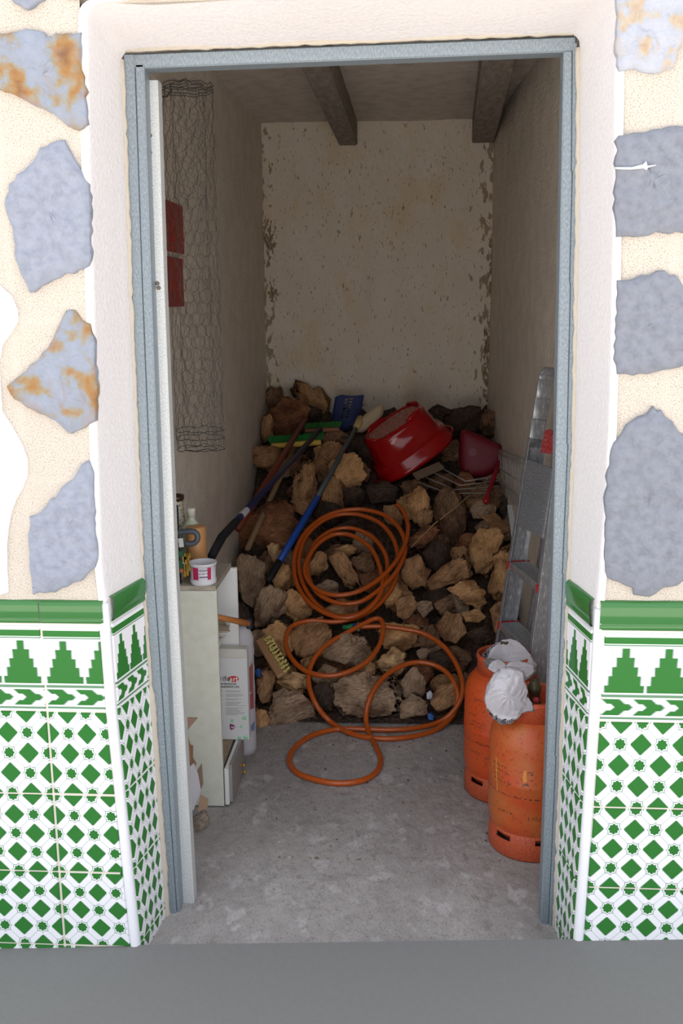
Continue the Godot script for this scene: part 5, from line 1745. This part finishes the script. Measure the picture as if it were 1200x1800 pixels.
	for row in 3:
		for k in 6:
			if row == 1 and k in [1, 4]: continue
			var a := 1.08 + k * 0.11
			var y := th * (0.42 + row * 0.15)
			var p := Vector3(cos(a) * tr * 0.935, y, sin(a) * tr * 0.935)
			box(s, Transform3D(Basis(Vector3.UP, -a + PI / 2), p), Vector3(0.0042, 0.0035 if row < 1 else 0.002, 0.001), 0.0001)
	put("label_print", s, plain(c8(110, 90, 130), 0.6), t)
	# vase
	t = thing("vase", "tall ceramic vase with a brown rim and painted green leaves, rearmost on the cabinet", "vase")
	var vz := -0.93
	var vp := atz(313, 990, vz)
	var vr := absf(atz(328, 925, vz).x - atz(313, 925, vz).x)
	var vh := atz(314, 870, vz).y - ty
	t.position = Vector3(vp.x, ty, vz)
	s = sf()
	lathe(s, [Vector2(0, 0), Vector2(vr * 0.8, 0), Vector2(vr * 1.05, vh * 0.15), Vector2(vr * 1.12, vh * 0.45), Vector2(vr * 1.02, vh * 0.72), Vector2(vr * 0.88, vh * 0.85), Vector2(vr * 0.90, vh * 0.93)], 30)
	put("vase_body", s, tri_mat(ntex(noise(0.02, 111, 3), [[0.0, c8(58, 84, 46)], [0.3, c8(92, 110, 74)], [0.36, c8(196, 186, 166)], [0.72, c8(206, 198, 180)], [0.8, c8(96, 72, 60)], [1.0, c8(80, 60, 50)]]), null, Vector3.ONE * 9.0, 0.25), t)
	s = sf()
	lathe(s, [Vector2(vr * 0.90, vh * 0.925), Vector2(vr * 1.0, vh * 0.94), Vector2(vr * 1.04, vh * 0.98), Vector2(vr * 0.98, vh), Vector2(vr * 0.8, vh * 0.98), Vector2(vr * 0.78, vh * 0.9)], 30)
	put("brown_rim", s, plain(c8(58, 36, 24), 0.3), t)
	# cream bottle
	t = thing("bottle", "cream plastic bottle with a screw cap behind the brown jar", "bottle")
	var bz2 := -0.895
	var bp := atz(339, 985, bz2)
	var br := absf(atz(357, 940, bz2).x - atz(340, 940, bz2).x)
	var bh := atz(336, 893, bz2).y - ty
	t.position = Vector3(bp.x, ty, bz2)
	s = sf()
	lathe(s, [Vector2(0, 0), Vector2(br * 0.95, 0), Vector2(br, 0.01), Vector2(br, bh * 0.60), Vector2(br * 0.97, bh * 0.64), Vector2(br * 0.9, bh * 0.70), Vector2(br * 0.6, bh * 0.78), Vector2(br * 0.36, bh * 0.82), Vector2(br * 0.34, bh * 0.88)], 34)
	put("bottle_body", s, plain(c8(200, 210, 184), 0.35), t)
	s = sf()
	lathe(s, [Vector2(br * 0.34, bh * 0.86), Vector2(br * 0.42, bh * 0.862), Vector2(br * 0.42, bh * 0.94), Vector2(br * 0.46, bh * 0.95), Vector2(br * 0.45, bh * 0.995), Vector2(br * 0.4, bh), Vector2(0, bh)], 30)
	put("cap", s, plain(c8(214, 212, 196), 0.45), t)
	# brown jar
	t = thing("jar", "plain tan brown plastic jar behind the door lever", "jar")
	var jz := -0.855
	var jp := atz(346, 985, jz)
	var jr := absf(atz(362.5, 960, jz).x - jp.x)
	var jh := atz(346, 929, jz + jr).y - ty
	t.position = Vector3(jp.x, ty, jz)
	s = sf()
	lathe(s, [Vector2(0, 0), Vector2(jr * 0.96, 0), Vector2(jr, 0.004), Vector2(jr, jh * 0.93), Vector2(jr * 0.97, jh * 0.98), Vector2(jr * 0.9, jh), Vector2(0, jh)], 34)
	put("jar_body", s, plain(c8(190, 138, 88), 0.4), t)
	# keys hanging from the lock
	t = thing("key_bunch", "bunch of brass keys with green and white tags hanging from the door lock", "keys")
	var kz := -0.735
	var ring := []
	for k in 13:
		var p := atz(325 + 5.0 * cos(TAU * k / 12), 966 + 6.0 * sin(TAU * k / 12), kz)
		ring.append(p)
	s = sf()
	tube(s, ring, 0.0013, 6)
	put("ring", s, plain(c8(60, 58, 52), 0.4, 0.6), t)
	var gold := plain(c8(178, 142, 60), 0.3, 0.7)
	for q in [[327, 972, 330, 1012], [331, 972, 333, 1004], [324, 978, 325, 1014]]:
		s = sf(false)
		var a := atz(q[0], q[1], kz + 0.004)
		var b := atz(q[2], q[3], kz + 0.004)
		beam(s, a, b, 0.004, 0.002, Vector3.RIGHT, 0.0004)
		beam(s, a, a.lerp(b, 0.3), 0.012, 0.002, Vector3.RIGHT, 0.0006)
		beam(s, b.lerp(a, 0.25), b, 0.007, 0.0018, Vector3.RIGHT, 0.0004)
		put("key", s, gold, t)
	for q in [[318, 954, 9, 17, c8(206, 206, 204)], [318, 974, 8, 12, c8(30, 92, 60)], [317, 996, 12, 24, c8(24, 78, 52)], [324, 985, 8, 13, c8(210, 212, 208)], [319, 1003, 6, 7, c8(186, 96, 46)]]:
		s = sf(false)
		var c := atz(q[0], q[1], kz + (0.008 if q[1] > 1000 else 0.002))
		var mpp := 2.80 / F
		box(s, Transform3D(Basis.from_euler(Vector3(0, 0, 0.08)), c), Vector3(q[2] * mpp, q[3] * mpp, 0.004), 0.001)
		put("tag", s, plain(q[4], 0.5), t)
	# cardboard, papers and rags in front of the cabinet
	card("cardboard_piece", "brown cardboard flap, topmost of the scraps in front of the cabinet", "cardboard", "322,1262 347,1263 334,1278 326,1290 320,1288", -0.60, c8(164, 132, 112), 0.008)
	card("cardboard_stack", "stack of torn brown cardboard leaning on the cabinet below the top flap", "cardboard", "325,1292 331,1316 336,1318 336,1340 342,1350 330,1362 322,1340", -0.60, c8(150, 112, 84), 0.03)
	card("paper_sheet", "creased greyish white cardboard sheet leaning on the cabinet", "cardboard", "328,1352 340,1342 348,1362 353,1390 340,1424 334,1428", -0.58, c8(204, 198, 202), 0.006)
	card("cardboard_box", "open cardboard flap with a dark inside behind the white sheet", "cardboard", "344,1358 354,1342 357,1378 352,1392 347,1370", -0.60, c8(142, 118, 98), 0.006)
	card("cardboard_scrap", "beige cardboard scrap on the floor by the cabinet foot", "cardboard", "352,1398 366,1406 364,1422 346,1426 350,1412", -0.59, c8(176, 144, 116), 0.006)
	t = thing("rag", "crumpled grey rag on the floor beside the open door", "rag")
	crumple(t, "cloth", "336,1440 344,1430 356,1424 366,1434 364,1448 352,1460 340,1466 336,1454", aty(350, 1446, 0.02), 30, 0.5, 801, tri_mat(ntex(noise(0.03, 121, 4), [[0.0, c8(92, 76, 62)], [0.5, c8(142, 126, 110)], [1.0, c8(176, 166, 154)]]), null, Vector3.ONE * 6.0, 0.9), 0.35)
	# little coloured scraps
	for q in [["plastic_scrap", "blue plastic scrap beside the white sack", 454, 1182, c8(52, 92, 168), 0.10], ["plastic_scrap", "blue and white crumpled scrap on the floor inside the right hose loop", 757, 1259, c8(66, 110, 180), 0.03], ["paper_scrap", "white paper shred on the logs inside the right hose loop", 755, 1222, c8(206, 206, 212), 0.11]]:
		t = thing(q[0], q[1], "scrap")
		var x: float = q[2]
		var y: float = q[3]
		var n := "%d,%d %d,%d %d,%d %d,%d %d,%d" % [x - 6, y - 4, x + 1, y - 9, x + 6, y - 3, x + 4, y + 7, x - 4, y + 6]
		crumple(t, "scrap", n, pile(x, y, q[5]), 60, 0.4, 820 + int(x), plain(q[4], 0.5), 0.3)
	# chicken wire roll
	t = thing("chicken_wire_roll", "tall roll of chicken wire hanging on the left wall", "wire roll")
	var rz := -1.085
	var y1 := atz(330, 150, rz).y
	var y0 := atz(330, 788, rz).y
	var rc := Vector3(-0.662, 0, rz)
	var steel := plain(c8(92, 90, 88), 0.5, 0.4)
	for layer in 2:
		s = sf(false)
		var rr := 0.076 if layer == 0 else 0.05
		var na := 15 if layer == 0 else 10
		var ch := TAU * rr / na
		var nr := int((y1 - y0) / (ch * 1.1))
		var w1 := noise(2.0, 200 + layer, 3)
		var pt := func(i: float, j: float) -> Vector3:
			var y := y0 + (y1 - y0) * j / nr
			var a := TAU * i / na + 0.3 * w1.get_noise_2d(i * 0.4, j * 0.2)
			var k := rr * (1.0 + 0.10 * w1.get_noise_2d(y * 3.0 + 9.0, a * 0.8))
			return rc + Vector3(cos(a) * k, y + 0.008 * w1.get_noise_2d(a * 2.0, y * 9.0), sin(a) * k)
		for j in nr:
			for i in na:
				var o := 0.5 if j % 2 else 0.0
				var a: Vector3 = pt.call(i + o, j + 0.17)
				var b: Vector3 = pt.call(i + o, j + 0.83)
				tube(s, [a, b], 0.0008, 3, false)
				tube(s, [b, pt.call(i + o + 0.5, j + 1.17)], 0.0005, 3, false)
				tube(s, [b, pt.call(i + o - 0.5, j + 1.17)], 0.0005, 3, false)
		for y in ([0.0, 0.035, 0.06] if layer == 0 else [0.0]):
			for e in 2:
				var rg2 := []
				for k in 33:
					var p: Vector3 = pt.call(na * k / 32.0, 0.0 if e == 0 else float(nr))
					rg2.append(p + Vector3(0, y if e == 0 else -y * 0.3, 0))
				tube(s, rg2, 0.0013, 4, false)
		put("wire_mesh", s, steel, t)
	s = sf()
	tube(s, [Vector3(left_x(rz), y1 - 0.03, rz), Vector3(left_x(rz) + 0.03, y1 - 0.03, rz), Vector3(left_x(rz) + 0.045, y1 - 0.01, rz)], 0.003, 6)
	put("wall_hook", s, steel, t)
	# red panels behind the wire
	for q in [[362, 446, "upper red panel on the left wall behind the chicken wire"], [455, 539, "lower red panel on the left wall behind the chicken wire"]]:
		t = thing("red_panel", q[2], "panel")
		var wx := left_x(-1.2) + 0.012
		var a := atx(321, q[0], wx)
		var b := atx(321, q[1], wx)
		s = sf(false)
		boxat(s, Vector3(wx - 0.008, b.y, a.z), Vector3(wx, a.y, a.z + 0.24), 0.002)
		put("panel", s, tri_mat(ntex(noise(0.03, 131, 4), [[0.0, c8(140, 44, 34)], [1.0, c8(178, 62, 48)]]), null, Vector3.ONE * 4.0, 0.7), t)
func card(called: String, label: String, cat: String, txt: String, z: float, col: Color, dep: float):
	var s := sf(false)
	prism(s, pxpoly(txt, z), Transform3D(Basis(), Vector3(0, 0, z)), dep, 0.001)
	var t := thing(called, label, cat)
	put("sheet", s, plain(col, 0.85), t)
func text(txt: String, x: float, y: float, size_px: float, z: float, col: Color, parent: Node, bold: bool):
	var tm := TextMesh.new()
	var f := SystemFont.new()
	f.font_names = PackedStringArray(["Droid Sans"])
	f.font_weight = 700 if bold else 400
	tm.font = f
	tm.text = txt
	tm.font_size = 32
	var zc := absf((atz(x, y, z) - CAM).dot(B * Vector3(0, 0, 1)))
	tm.pixel_size = size_px * zc / F / 32.0
	tm.depth = 0.0004
	tm.horizontal_alignment = HORIZONTAL_ALIGNMENT_LEFT
	tm.vertical_alignment = VERTICAL_ALIGNMENT_BOTTOM
	var o := MeshInstance3D.new()
	o.mesh = tm
	tm.material = plain(col, 0.6)
	o.name = "lettering"
	parent.add_child(o, true)
	o.position = atz(x, y + size_px * 0.25, z)
func build_things():
	build_bottles()
	build_ladder()
	build_left()
	build_tools()
	build_logs()
	build_hose()
